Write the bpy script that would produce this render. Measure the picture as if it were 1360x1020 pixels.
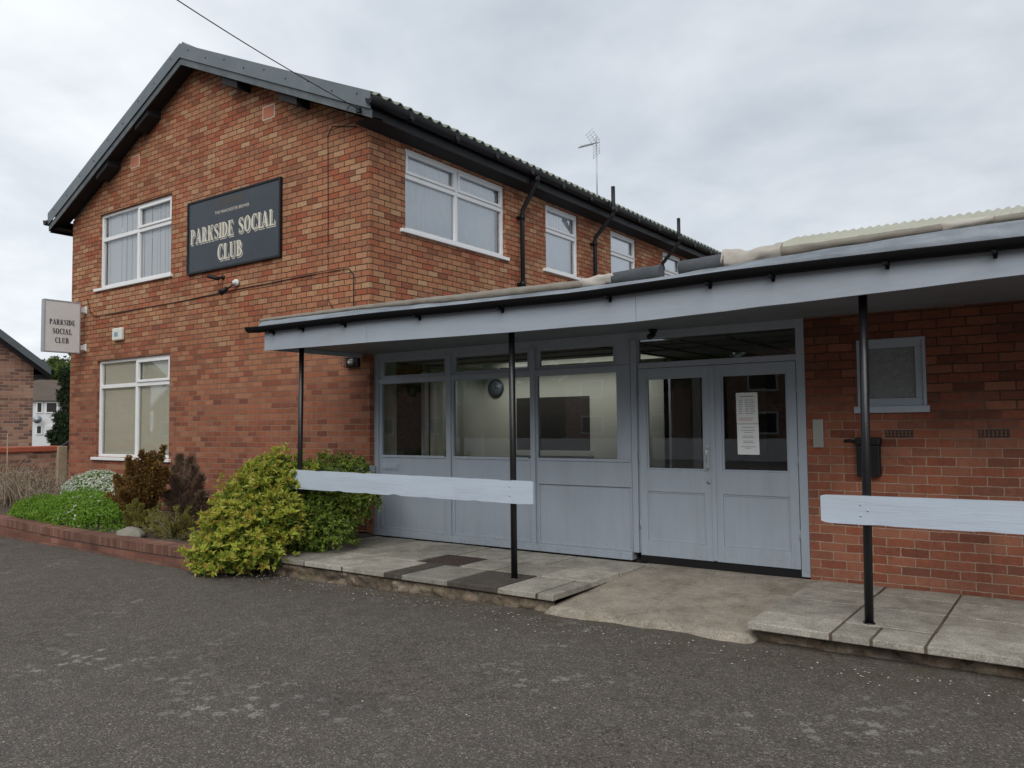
import bpy, math, random
from mathutils import Vector, Matrix, noise
R = math.radians
for o in list(bpy.data.objects): bpy.data.objects.remove(o)
S = bpy.context.scene
COL = S.collection
random.seed(7)

# ------------------------------------------------------------------ camera
camd = bpy.data.cameras.new('camera'); cam = bpy.data.objects.new('camera', camd); COL.objects.link(cam)
rt = Vector((0.81398291, 0.58080121, -0.01008891)); up = Vector((0.03821686, -0.03621369, 0.99861306)); fw = Vector((-0.57963031, 0.81323953, 0.05167372))
CAMP = Vector((7.83284, -7.66773, 1.51225))
cam.matrix_world = Matrix(((rt.x, up.x, -fw.x, CAMP.x), (rt.y, up.y, -fw.y, CAMP.y), (rt.z, up.z, -fw.z, CAMP.z), (0, 0, 0, 1)))
camd.sensor_width = 36; camd.lens = 36 * 1059.12 / 1360; camd.clip_start = .05; camd.clip_end = 3000
S.camera = cam
S.render.resolution_x, S.render.resolution_y = 1024, 768
S.view_settings.view_transform = 'Standard'; S.view_settings.look = 'None'; S.view_settings.gamma = 1
S.view_settings.exposure = 0.44

# ------------------------------------------------------------------ node helpers
class NT:
    def __init__(s, tree): s.t = tree; s.n = tree.nodes; s.l = tree.links
    def new(s, typ, ins=None, **kw):
        nd = s.n.new(typ)
        for k, v in kw.items(): setattr(nd, k, v)
        for k, v in (ins or {}).items():
            if isinstance(v, bpy.types.NodeSocket): s.l.new(v, nd.inputs[k])
            else: nd.inputs[k].default_value = v
        return nd
    def ramp(s, fac, stops, interp='LINEAR'):
        r = s.new('ShaderNodeValToRGB', {0: fac}); cr = r.color_ramp; cr.interpolation = interp
        while len(cr.elements) < len(stops): cr.elements.new(.5)
        for e, (p, c) in zip(cr.elements, stops):
            e.position = p; e.color = (c, c, c, 1) if isinstance(c, (int, float)) else (*c, 1)
        return r.outputs[0]
    def mix(s, fac, a, b, mode='MIX'):
        m = s.new('ShaderNodeMix', data_type='RGBA', blend_type=mode)
        for i, v in ((0, fac), (6, a), (7, b)):
            if isinstance(v, bpy.types.NodeSocket): s.l.new(v, m.inputs[i])
            else: m.inputs[i].default_value = v if not isinstance(v, tuple) or len(v) == 4 else (*v, 1)
        return m.outputs[2]
    def math(s, op, a, b=0.0, clamp=False):
        m = s.new('ShaderNodeMath', {0: a, 1: b}, operation=op); m.use_clamp = clamp; return m.outputs[0]
    def noise(s, vec, scale, detail=4, rough=.55, dist=0):
        return s.new('ShaderNodeTexNoise', {'Vector': vec, 'Scale': scale, 'Detail': detail, 'Roughness': rough, 'Distortion': dist}).outputs[0]

def mat(name):
    m = bpy.data.materials.new(name); m.use_nodes = True
    t = NT(m.node_tree); t.n.clear()
    b = t.new('ShaderNodeBsdfPrincipled'); o = t.new('ShaderNodeOutputMaterial'); t.l.new(b.outputs[0], o.inputs[0])
    return m, t, b, o

def painted(name, col, rough=.5, var=.12, bump=.15, scale=6, grime=None, metal=0, fine=60, spec=.5, grain=None, scuff=None):
    m, t, b, o = mat(name)
    P = t.new('ShaderNodeNewGeometry').outputs['Position']
    n = t.noise(P, scale, 5, .6); n2 = t.noise(P, fine, 4, .6)
    if grain: n2 = t.noise(t.new('ShaderNodeVectorMath', {0: P, 1: grain}, operation='MULTIPLY').outputs[0], fine, 5, .65, .3)
    c = t.mix(n, tuple(x * (1 - var) for x in col), tuple(min(1, x * (1 + var)) for x in col))
    if grime:
        gp = t.new('ShaderNodeVectorMath', {0: P, 1: tuple(min(v_, 3) for v_ in grain)}, operation='MULTIPLY').outputs[0] if grain else P
        g = t.ramp(t.noise(gp, 2.3, 6, .68, .6), [(.45, 0), (.72, grime[1])])
        c = t.mix(g, c, grime[0])
    if scuff:
        z = t.new('ShaderNodeSeparateXYZ', {0: P}).outputs[2]
        low = t.new('ShaderNodeMapRange', {0: z, 1: .30, 2: .08}).outputs[0]
        k = t.math('MULTIPLY', low, t.ramp(t.noise(P, 22, 7, .75), [(.5, 0), (.72, .5)]))
        c = t.mix(k, c, scuff)
        st = t.noise(t.new('ShaderNodeVectorMath', {0: P, 1: (9, 9, .5)}, operation='MULTIPLY').outputs[0], 3, 5, .65)
        c = t.mix(t.ramp(st, [(.56, 0), (.8, .16)]), c, scuff)
    t.l.new(c, b.inputs['Base Color'])
    rr = t.math('ADD', t.math('MULTIPLY', n2, .25), rough - .12); t.l.new(rr, b.inputs['Roughness'])
    b.inputs['Metallic'].default_value = metal; b.inputs['Specular IOR Level'].default_value = spec
    if bump:
        bp = t.new('ShaderNodeBump', {'Strength': bump, 'Distance': .004, 'Height': t.math('ADD', n2, t.math('MULTIPLY', n, 2))})
        t.l.new(bp.outputs[0], b.inputs['Normal'])
    return m

# ------------------------------------------------------------------ world + sun
SUN_EL, SUN_AZ = R(42), R(152)          # high, from behind and left of the camera
W = bpy.data.worlds.new('World'); S.world = W; W.use_nodes = True
t = NT(W.node_tree); t.n.clear()
sky = t.new('ShaderNodeTexSky', sky_type='NISHITA'); sky.sun_disc = False; sky.sun_elevation = SUN_EL; sky.sun_rotation = SUN_AZ
sky.air_density = 1.0; sky.dust_density = 2.0
dirv = t.new('ShaderNodeTexCoord').outputs['Generated']
sep = t.new('ShaderNodeSeparateXYZ', {0: dirv})
zz = t.math('ADD', t.math('MAXIMUM', sep.outputs[2], 0.0), .22)
cu = t.new('ShaderNodeCombineXYZ', {0: t.math('DIVIDE', sep.outputs[0], zz), 1: t.math('DIVIDE', sep.outputs[1], zz), 2: 0.0}).outputs[0]
n1 = t.noise(cu, .62, 6, .55, .5); n2 = t.noise(cu, 2.6, 5, .55, .3)
nn = t.math('ADD', t.math('MULTIPLY', n1, .72), t.math('MULTIPLY', n2, .28))
cl = t.ramp(nn, [(.36, (3.6, 3.95, 4.4)), (.45, (4.4, 4.75, 5.2)), (.53, (5.3, 5.6, 5.95)), (.63, (6.6, 6.8, 6.95))])
# the cover is thinner, so lighter, towards the low west (left of the view) than over the east
side = t.math('ADD', t.math('MULTIPLY', sep.outputs[0], -.17), 1.0)
cl2 = t.mix(1.0, cl, t.new('ShaderNodeCombineColor', {0: side, 1: side, 2: side}).outputs[0], 'MULTIPLY')
full = t.mix(.94, sky.outputs[0], cl2)
bg = t.new('ShaderNodeBackground', {'Color': full, 'Strength': .1}); wo = t.new('ShaderNodeOutputWorld'); t.l.new(bg.outputs[0], wo.inputs[0])
sd = bpy.data.lights.new('sun', 'SUN'); sd.energy = 1.5; sd.angle = R(50); sd.color = (1, .97, .92)
sun = bpy.data.objects.new('sun', sd); COL.objects.link(sun)
sv = Vector((math.sin(SUN_AZ) * math.cos(SUN_EL), math.cos(SUN_AZ) * math.cos(SUN_EL), math.sin(SUN_EL)))
sun.rotation_euler = sv.to_track_quat('Z', 'Y').to_euler(); sun.location = (0, -20, 30)

# ------------------------------------------------------------------ mesh builder
class MB:
    def __init__(s, T=None): s.v = []; s.f = []; s.T = T; s.smooth = []
    def add(s, vs, fs, smooth=False):
        k = len(s.v)
        for p in vs: s.v.append(tuple(s.T(*p)) if s.T else tuple(p))
        for f in fs: s.f.append(tuple(i + k for i in f)); s.smooth.append(smooth)
        return s
    def cut(s):
        s.cuts = getattr(s, 'cuts', []) + [(len(s.v), len(s.f))]; return s
    def box(s, x0, x1, y0, y1, z0, z1):
        return s.add([(x0, y0, z0), (x1, y0, z0), (x1, y1, z0), (x0, y1, z0), (x0, y0, z1), (x1, y0, z1), (x1, y1, z1), (x0, y1, z1)],
                     [(0, 3, 2, 1), (4, 5, 6, 7), (0, 1, 5, 4), (1, 2, 6, 5), (2, 3, 7, 6), (3, 0, 4, 7)])
    def quad(s, *p): return s.add(p, [tuple(range(len(p)))])
    def prism(s, pts, w0, w1):
        """pts = list of (u, v); extruded from w0 to w1 along local y"""
        n = len(pts); vs = [(u, w0, v) for u, v in pts] + [(u, w1, v) for u, v in pts]
        fs = [tuple(range(n)), tuple(range(2 * n - 1, n - 1, -1))] + [(i, i + n, (i + 1) % n + n, (i + 1) % n) for i in range(n)]
        return s.add(vs, fs)
    def tube(s, pts, r, n=10, cap=True, smooth=True):
        pts = [Vector(p) for p in pts]; rs = r if isinstance(r, (list, tuple)) else [r] * len(pts)
        vs = []; ref = None
        for i, p in enumerate(pts):
            d = (pts[min(i + 1, len(pts) - 1)] - pts[max(i - 1, 0)]).normalized()
            if ref is None: ref = Vector((0, 0, 1)) if abs(d.z) < .9 else Vector((1, 0, 0))
            a = d.cross(ref).normalized(); b = d.cross(a).normalized(); ref = b.cross(d).normalized() if False else ref
            for k in range(n):
                th = 2 * math.pi * k / n; vs.append(tuple(p + a * math.cos(th) * rs[i] + b * math.sin(th) * rs[i]))
        fs = [(i * n + k, i * n + (k + 1) % n, (i + 1) * n + (k + 1) % n, (i + 1) * n + k) for i in range(len(pts) - 1) for k in range(n)]
        if cap: fs += [tuple(range(n - 1, -1, -1)), tuple((len(pts) - 1) * n + k for k in range(n))]
        return s.add(vs, fs, smooth)
    def grid(s, rows, smooth=True):
        n = len(rows[0]); vs = [p for r in rows for p in r]
        return s.add(vs, [(i * n + j, i * n + j + 1, (i + 1) * n + j + 1, (i + 1) * n + j) for i in range(len(rows) - 1) for j in range(n - 1)], smooth)
    def build(s, name, m, parent=None, bevel=0, solid=0, fix=True):
        cs = [c for c in getattr(s, 'cuts', []) if 0 < c[0] < len(s.v)]
        if cs:                                                    # every marked piece becomes an object of its own
            cs = [(0, 0)] + cs + [(len(s.v), len(s.f))]; out = []
            for (v0, f0), (v1, f1) in zip(cs, cs[1:]):
                if v1 == v0: continue
                q = MB(); q.v = s.v[v0:v1]; q.f = [tuple(i - v0 for i in f) for f in s.f[f0:f1]]; q.smooth = s.smooth[f0:f1]
                out.append(q.build(name, m, parent, bevel, solid, fix))
            return out[0]
        origin = Vector((0, 0, 0))
        if parent is not None:
            q = parent
            while q is not None: origin += q.location; q = q.parent
        else:
            xs, ys, zs = zip(*s.v); origin = Vector(((min(xs) + max(xs)) / 2, (min(ys) + max(ys)) / 2, min(zs)))
        me = bpy.data.meshes.new(name)
        me.from_pydata([(a - origin.x, b - origin.y, c - origin.z) for a, b, c in s.v], [], s.f)
        me.polygons.foreach_set('use_smooth', s.smooth)
        uv = me.uv_layers.new(name='UVMap'); data = []
        for p in me.polygons:
            nx, ny, nz = (abs(k) for k in p.normal)
            for li in p.loop_indices:
                x, y, z = me.vertices[me.loops[li].vertex_index].co + origin
                data += (x, y) if nz >= max(nx, ny) else ((y, z) if nx > ny else (x, z))
        uv.data.foreach_set('uv', data)
        if isinstance(m, (list, tuple)):
            for k in m: me.materials.append(k)
        else: me.materials.append(m)
        o = bpy.data.objects.new(name, me); COL.objects.link(o)
        if parent is not None: o.parent = parent
        else: o.location = origin
        if fix and not any(s.smooth):
            import bmesh
            bm = bmesh.new(); bm.from_mesh(me); bmesh.ops.recalc_face_normals(bm, faces=bm.faces); bm.to_mesh(me); bm.free()
        if bevel:
            b = o.modifiers.new('bevel', 'BEVEL'); b.width = bevel; b.segments = 2; b.limit_method = 'ANGLE'; b.angle_limit = R(40)
        if solid:
            b = o.modifiers.new('solid', 'SOLIDIFY'); b.thickness = solid; b.offset = -1
        return o
def root(name, label, cat, loc, group=None):
    o = bpy.data.objects.new(name, None); o.location = loc; o.empty_display_size = .2; COL.objects.link(o)
    return tag(o, label, cat, group)
def tag(o, label=None, cat=None, group=None, kind=None):
    if label: o['label'] = label
    if cat: o['category'] = cat
    if group: o['group'] = group
    if kind: o['kind'] = kind
    return o
GAB = lambda u, w, v: (u, w, v)                # wall facing -Y
SID = lambda u, w, v: (-w, u, v)               # wall facing +X (u = Y)
ENT = lambda u, w, v: (u, .094 + w, v)         # entrance plane

# ------------------------------------------------------------------ materials
def brick_mat(name, pal, mortar, mortar2=None, zsplit=None, pal2=None, w=.228, h=.08, ms=.0055, eff=.25, dark=.0, off=0):
    m, t, b, o = mat(name)
    uv = t.new('ShaderNodeUVMap').outputs[0]; P = t.new('ShaderNodeNewGeometry').outputs['Position']
    wob = t.new('ShaderNodeTexNoise', {'Vector': P, 'Scale': 9.0, 'Detail': 3.0}).outputs[1]
    wob2 = t.new('ShaderNodeTexNoise', {'Vector': P, 'Scale': 70.0, 'Detail': 2.0}).outputs[1]
    def disp(v, src, amt):
        d = t.new('ShaderNodeVectorMath', {0: src, 1: (.5, .5, .5)}, operation='SUBTRACT').outputs[0]
        d = t.new('ShaderNodeVectorMath', {0: d, 3: amt}, operation='SCALE').outputs[0]
        return t.new('ShaderNodeVectorMath', {0: v, 1: d}, operation='ADD').outputs[0]
    v = disp(disp(uv, wob, .014), wob2, .011)
    v = t.new('ShaderNodeVectorMath', {0: v, 1: (20.0 + off, 20.0, 0)}, operation='ADD').outputs[0]
    br = t.new('ShaderNodeTexBrick', {'Vector': v, 'Color1': (0, 0, 0, 1), 'Color2': (1, 1, 1, 1), 'Mortar': (.5, .5, .5, 1), 'Scale': 1.0,
               'Mortar Size': ms, 'Mortar Smooth': .25, 'Brick Width': w, 'Row Height': h}, offset=.5)
    fac = br.outputs['Fac']; rnd = br.outputs['Color']
    step = 1 / (len(pal))
    # jitter the lookup a bit so that every brick is mottled
    look = t.math('ADD', rnd, t.math('MULTIPLY', t.math('SUBTRACT', t.noise(P, 26, 4, .6), .5), .22))
    ramp = lambda p: t.ramp(look, [(i * step + .02, c) for i, c in enumerate(p)])
    col = ramp(pal)
    sepz = t.new('ShaderNodeSeparateXYZ', {0: P}).outputs[2]
    mor = t.mix(t.noise(P, 2.2, 4), mortar, tuple(x * .72 for x in mortar))
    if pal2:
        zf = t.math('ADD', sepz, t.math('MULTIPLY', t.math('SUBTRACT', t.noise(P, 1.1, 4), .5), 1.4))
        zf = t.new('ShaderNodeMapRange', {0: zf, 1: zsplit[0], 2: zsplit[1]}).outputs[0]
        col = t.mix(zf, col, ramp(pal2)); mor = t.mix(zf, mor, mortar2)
    big = t.noise(P, .8, 5, .6)
    col = t.mix(t.ramp(big, [(.35, .0), (.7, .38)]), col, tuple(x * .55 for x in pal[1]), 'MIX')
    # small pits and speckle
    sp = t.ramp(t.noise(P, 160, 3, .7), [(.3, .55), (.62, 1.25)])
    col = t.mix(.8, col, t.new('ShaderNodeMix', {0: .0, 6: sp, 7: sp}, data_type='RGBA').outputs[2], 'MULTIPLY')
    if eff:   # pale mineral bloom
        e = t.ramp(t.noise(P, 1.7, 7, .72, .8), [(.62, 0), (.76, eff)])
        col = t.mix(e, col, (.40, .27, .185))
    drip = t.noise(t.new('ShaderNodeVectorMath', {0: P, 1: (5, 5, .45)}, operation='MULTIPLY').outputs[0], 2.2, 6, .7)
    dr = t.ramp(drip, [(.54, 0), (.74, .45)]); col = t.mix(dr, col, (.10, .055, .04)); mor = t.mix(dr, mor, (.10, .065, .05))
    if dark:
        e = t.ramp(t.noise(P, 1.2, 5, .7, .4), [(.42, 0), (.66, dark)])
        col = t.mix(e, col, (.06, .035, .028)); mor = t.mix(e, mor, (.06, .045, .04))
    c = t.mix(fac, col, mor)
    t.l.new(c, b.inputs['Base Color']); b.inputs['Roughness'].default_value = .9; b.inputs['Specular IOR Level'].default_value = .25
    hgt = t.math('SUBTRACT', t.math('MULTIPLY', t.noise(P, 90, 4, .65), .3), t.math('MULTIPLY', fac, 1.0))
    bp = t.new('ShaderNodeBump', {'Strength': 1.0, 'Distance': .011, 'Height': hgt}); t.l.new(bp.outputs[0], b.inputs['Normal'])
    return m
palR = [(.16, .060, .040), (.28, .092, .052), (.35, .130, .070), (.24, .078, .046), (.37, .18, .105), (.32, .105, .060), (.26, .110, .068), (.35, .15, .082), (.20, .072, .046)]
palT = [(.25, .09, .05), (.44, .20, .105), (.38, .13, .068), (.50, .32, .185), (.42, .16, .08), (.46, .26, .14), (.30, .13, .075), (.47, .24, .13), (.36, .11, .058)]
M = {}
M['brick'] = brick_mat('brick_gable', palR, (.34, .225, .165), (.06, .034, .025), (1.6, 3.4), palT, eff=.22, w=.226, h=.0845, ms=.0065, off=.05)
palL = [(.17, .060, .040), (.31, .098, .056), (.36, .130, .073), (.26, .080, .048), (.39, .165, .10), (.33, .105, .060), (.21, .085, .058), (.35, .14, .085)]
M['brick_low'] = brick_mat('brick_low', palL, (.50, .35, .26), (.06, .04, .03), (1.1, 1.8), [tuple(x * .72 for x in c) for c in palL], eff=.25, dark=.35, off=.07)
M['brick_far'] = brick_mat('brick_far', [(.22, .11, .08), (.42, .22, .15), (.50, .31, .22), (.40, .20, .14), (.20, .11, .09)], (.42, .35, .29), w=.22, h=.08, ms=.009, eff=0, off=.1)
M['brick_planter'] = brick_mat('brick_planter', [(.15, .06, .04), (.27, .11, .08), (.33, .15, .11), (.22, .09, .06)], (.22, .17, .14), w=.225, h=.08, eff=.3, dark=.5)
M['brick_header'] = brick_mat('brick_header', [(.17, .08, .055), (.25, .12, .085), (.30, .16, .12), (.20, .09, .065)], (.11, .085, .07), w=.078, h=.4, ms=.006, eff=.2, dark=.5)
M['grey'] = painted('grey_timber_paint', (.345, .395, .46), .42, .06, .3, 3, ((.27, .295, .33), .45), fine=30, grain=(3, 3, .35), scuff=(.17, .17, .17))
M['greylight'] = painted('pale_blue_grey_paint', (.47, .54, .63), .42, .07, .55, 3, ((.36, .40, .44), .5), fine=16, grain=(.3, 3, 4))
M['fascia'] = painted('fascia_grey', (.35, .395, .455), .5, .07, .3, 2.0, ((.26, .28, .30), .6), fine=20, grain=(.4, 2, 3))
M['verge'] = painted('grey_metal_trim', (.115, .14, .155), .42, .10, .1, 1.6, ((.20, .22, .23), .4))
M['vergelow'] = painted('weathered_dark_board', (.085, .10, .11), .6, .25, .3, 4, ((.20, .22, .23), .5))
M['black'] = painted('black_plastic', (.011, .011, .013), .45, .2, .08, 5, spec=.3)
M['blackpost'] = painted('black_gloss_paint', (.010, .010, .012), .33, .2, .3, 5, fine=90)
M['gutterblack'] = painted('matt_black_gutter', (.007, .007, .008), .7, .2, .05, 5, spec=.12)
M['soffit'] = painted('dark_soffit', (.012, .010, .010), .8, .3, .2, 5)
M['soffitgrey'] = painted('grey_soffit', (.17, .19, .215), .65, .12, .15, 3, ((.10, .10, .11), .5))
M['upvc'] = painted('white_upvc', (.80, .81, .82), .33, .03, .0, 3, ((.6, .6, .58), .25))
M['white'] = painted('white_paint', (.68, .69, .70), .6, .05, .05, 3)
M['felt'] = painted('brown_mineral_felt', (.24, .22, .19), .95, .22, .8, 9, ((.16, .135, .115), .6), fine=140, spec=.2)
M['feltlight'] = painted('pale_crumpled_felt', (.46, .435, .39), .95, .2, .6, 9, ((.30, .25, .22), .6), fine=140, spec=.2)
M['feltdark'] = painted('dark_mineral_felt', (.075, .082, .092), .95, .25, .9, 9, ((.12, .13, .14), .5), fine=160, spec=.2)
M['lead'] = painted('grey_flashing', (.23, .26, .30), .5, .3, .9, 5, ((.075, .088, .10), .85), fine=14, grain=(.5, 3, 3))  # dark streaks in the colour stand in for shaded creases
M['foil'] = painted('silver_foil', (.6, .65, .7), .35, .2, .8, 12, metal=.6)
M['corr'] = painted('yellowed_sheet', (.38, .38, .31), .75, .12, .2, 3, ((.28, .30, .2), .5))
M['roof'] = painted('mossy_cement_sheet', (.30, .335, .28), .9, .25, .4, 3, ((.12, .14, .09), .8))
M['tile'] = painted('brown_roof_tiles', (.10, .075, .06), .9, .3, .4, 1.0)
M['cream'] = painted('cream_wall', (.50, .52, .44), .8, .03, .0, 3)
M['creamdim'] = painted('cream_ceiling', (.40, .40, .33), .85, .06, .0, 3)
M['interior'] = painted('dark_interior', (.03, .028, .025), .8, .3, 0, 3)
M['blindblue'] = painted('white_vertical_blind', (.92, .94, .96), .7, .04, .0, 3)
M['blindcream'] = painted('cream_vertical_blind', (.90, .87, .74), .7, .04, .0, 3)
M['signblack'] = painted('faded_sign_blue_black', (.030, .040, .052), .38, .15, .04, 2.0, ((.05, .06, .072), .5))
M['letter'] = painted('cream_lettering', (.66, .62, .52), .5, .06, 0, 6)
M['letterb'] = painted('black_lettering', (.02, .02, .025), .5, .06, 0, 6)
M['brownstain'] = painted('faded_brown_lettering', (.055, .050, .045), .5, .06, 0, 6)
M['acrylic'] = painted('white_acrylic', (.70, .70, .69), .35, .04, 0, 1.5, ((.55, .54, .50), .35))
M['alu'] = painted('aluminium', (.45, .48, .51), .4, .06, .05, 4, metal=.3)
M['steel'] = painted('brushed_steel', (.42, .43, .40), .38, .08, .05, 8, metal=.75)
M['plastic'] = painted('off_white_plastic', (.68, .68, .60), .45, .03, 0, 6)
M['paper'] = painted('white_paper', (.78, .80, .80), .8, .02, 0, 6)
M['paving'] = None; M['wood'] = painted('weathered_wood', (.36, .29, .20), .85, .25, .5, 7, ((.2, .15, .1), .5))
M['coping'] = painted('red_coping_tile', (.40, .11, .06), .8, .18, .2, 8)
M['rock'] = painted('limestone_boulder', (.22, .21, .17), .9, .25, .9, 12, ((.18, .17, .12), .5), fine=60)
M['bark'] = painted('bark', (.12, .09, .065), .95, .3, .6, 14)
M['twig'] = painted('dry_twigs', (.30, .245, .18), .9, .3, .2, 8)
M['airbrick'] = painted('terracotta_airbrick', (.48, .17, .10), .85, .1, .2, 20)
M['drain'] = painted('rusty_drain_cover', (.055, .040, .033), .75, .4, .9, 30, ((.09, .055, .04), .6))

def glass(name, tint=(.95, .97, .96), refl=1.0, bumpy=0, ior=1.55):
    m = bpy.data.materials.new(name); m.use_nodes = True; t = NT(m.node_tree); t.n.clear()
    P = t.new('ShaderNodeNewGeometry').outputs['Position']
    tr = t.new('ShaderNodeBsdfTransparent', {'Color': (*tint, 1)}); gl = t.new('ShaderNodeBsdfGlossy', {'Color': (.95, .97, 1, 1), 'Roughness': .015})
    if bumpy:
        n = t.new('ShaderNodeTexVoronoi', {'Vector': P, 'Scale': 75.0}).outputs[0]
        bp = t.new('ShaderNodeBump', {'Strength': bumpy, 'Distance': .01, 'Height': n}); t.l.new(bp.outputs[0], gl.inputs['Normal'])
    else:
        bp = t.new('ShaderNodeBump', {'Strength': .05, 'Distance': .01, 'Height': t.noise(P, 1.6, 2)}); t.l.new(bp.outputs[0], gl.inputs['Normal'])
    fr = t.new('ShaderNodeFresnel', {'IOR': ior}).outputs[0]
    f = t.math('MULTIPLY', fr, 2.1 * refl, True)
    mx = t.new('ShaderNodeMixShader', {0: f, 1: tr.outputs[0], 2: gl.outputs[0]}); o = t.new('ShaderNodeOutputMaterial'); t.l.new(mx.outputs[0], o.inputs[0])
    return m
M['glassclear'] = glass('clear_window_glass', (.97, .98, .97), .75); M['glass'] = glass('window_glass'); M['glassup'] = glass('upper_window_glass', (.97, .99, 1), 1.9)
M['obscure'] = painted('obscure_glass', (.17, .18, .185), .16, .25, 1.0, 20, fine=70, spec=1.0)

def leafmat(name, c1, c2, c3=None, trans=.25, rough=.45):
    m = bpy.data.materials.new(name); m.use_nodes = True; t = NT(m.node_tree); t.n.clear()
    g = t.new('ShaderNodeNewGeometry'); r = g.outputs['Random Per Island']
    c = t.ramp(r, [(0, c1), (.55, c2), (1, c3 or c2)])
    n = t.noise(g.outputs['Position'], 3.0, 3); c = t.mix(t.ramp(n, [(.35, 0), (.65, .5)]), c, tuple(x * .75 for x in c2))
    b = t.new('ShaderNodeBsdfPrincipled', {'Base Color': c, 'Roughness': rough, 'Specular IOR Level': .35}); tl = t.new('ShaderNodeBsdfTranslucent', {'Color': c})
    mx = t.new('ShaderNodeMixShader', {0: trans, 1: b.outputs[0], 2: tl.outputs[0]}); o = t.new('ShaderNodeOutputMaterial'); t.l.new(mx.outputs[0], o.inputs[0])
    return m

# tarmac
m, t, b, o = mat('tarmac'); M['tarmac'] = m
P = t.new('ShaderNodeNewGeometry').outputs['Position']
vor = t.new('ShaderNodeTexVoronoi', {'Vector': P, 'Scale': 120.0, 'Randomness': 1.0})
cellr = t.new('ShaderNodeSeparateColor', {0: vor.outputs['Color']}).outputs[0]
agg = t.ramp(cellr, [(0, (.038, .032, .028)), (.35, (.085, .072, .062)), (.7, (.125, .108, .094)), (.93, (.19, .168, .148)), (.988, (.38, .35, .31))])
base = t.mix(t.noise(P, .55, 5, .6), (.145, .127, .111), (.088, .077, .068))
c = t.mix(.74, base, agg)
c = t.mix(t.ramp(t.noise(P, 7, 6, .7), [(.38, .0), (.75, .55)]), c, (.055, .048, .043))
fl = t.new('ShaderNodeTexVoronoi', {'Vector': t.new('ShaderNodeVectorMath', {0: P, 1: t.new('ShaderNodeVectorMath', {0: t.new('ShaderNodeTexNoise', {'Vector': P, 'Scale': 22.0, 'Detail': 5.0}).outputs[1], 3: .17}, operation='SCALE').outputs[0]}, operation='ADD').outputs[0], 'Scale': 9.0})
flr = t.new('ShaderNodeSeparateColor', {0: fl.outputs['Color']}).outputs[2]
stain = t.math('MULTIPLY', t.math('MULTIPLY', t.ramp(t.noise(P, .55, 3, .5), [(.55, 0), (.63, 1)]), t.ramp(flr, [(.50, 0), (.58, .55)])), t.ramp(fl.outputs['Distance'], [(.26, 1), (.40, 0)]))
c = t.mix(stain, c, (.32, .31, .28))
specks = t.new('ShaderNodeTexVoronoi', {'Vector': P, 'Scale': 5.0}); sc = t.ramp(specks.outputs['Distance'], [(.03, 1), (.055, 0)])
c = t.mix(t.math('MULTIPLY', sc, t.ramp(t.new('ShaderNodeSeparateColor', {0: specks.outputs['Color']}).outputs[1], [(.7, 0), (.75, .8)])), c, (.36, .35, .31))
brn = t.ramp(t.noise(P, .9, 4, .6), [(.55, 0), (.75, .35)]); c = t.mix(brn, c, (.11, .085, .06))
sy = t.new('ShaderNodeSeparateXYZ', {0: P}).outputs[1]      # silt and moss washed up against the kerb line
near = t.new('ShaderNodeMapRange', {0: sy, 1: -2.75, 2: -1.95}).outputs[0]
silt = t.math('MULTIPLY', near, t.ramp(t.noise(P, 3.2, 7, .7, .5), [(.36, 0), (.62, .85)]))
c = t.mix(silt, c, t.mix(t.noise(P, 6, 4), (.095, .072, .048), (.06, .055, .034)))
oil = t.new('ShaderNodeTexVoronoi', {'Vector': P, 'Scale': .45}); c = t.mix(t.ramp(t.math('ADD', oil.outputs['Distance'], t.math('MULTIPLY', t.noise(P, 4, 4), .25)), [(.16, .4), (.30, 0)]), c, (.06, .053, .048))
ck = t.new('ShaderNodeTexVoronoi', {'Vector': t.new('ShaderNodeVectorMath', {0: P, 1: t.new('ShaderNodeVectorMath', {0: t.new('ShaderNodeTexNoise', {'Vector': P, 'Scale': 9.0, 'Detail': 4.0}).outputs[1], 3: .42}, operation='SCALE').outputs[0]}, operation='ADD').outputs[0], 'Scale': 5.0}, feature='DISTANCE_TO_EDGE')
crk = t.math('MULTIPLY', t.ramp(ck.outputs['Distance'], [(.0, .8), (.022, 0)]), t.ramp(t.noise(P, .9, 4, .6), [(.46, 0), (.6, .85)]))
c = t.mix(crk, c, (.018, .016, .015))
t.l.new(c, b.inputs['Base Color']); b.inputs['Roughness'].default_value = .88; b.inputs['Specular IOR Level'].default_value = .35
hh = t.math('SUBTRACT', t.math('ADD', t.math('MULTIPLY', t.math('SUBTRACT', 1.0, vor.outputs['Distance']), .6), t.math('MULTIPLY', t.noise(P, 14, 5, .6), .8)), crk)
bp = t.new('ShaderNodeBump', {'Strength': .9, 'Distance': .008, 'Height': hh}); t.l.new(bp.outputs[0], b.inputs['Normal'])

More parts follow.
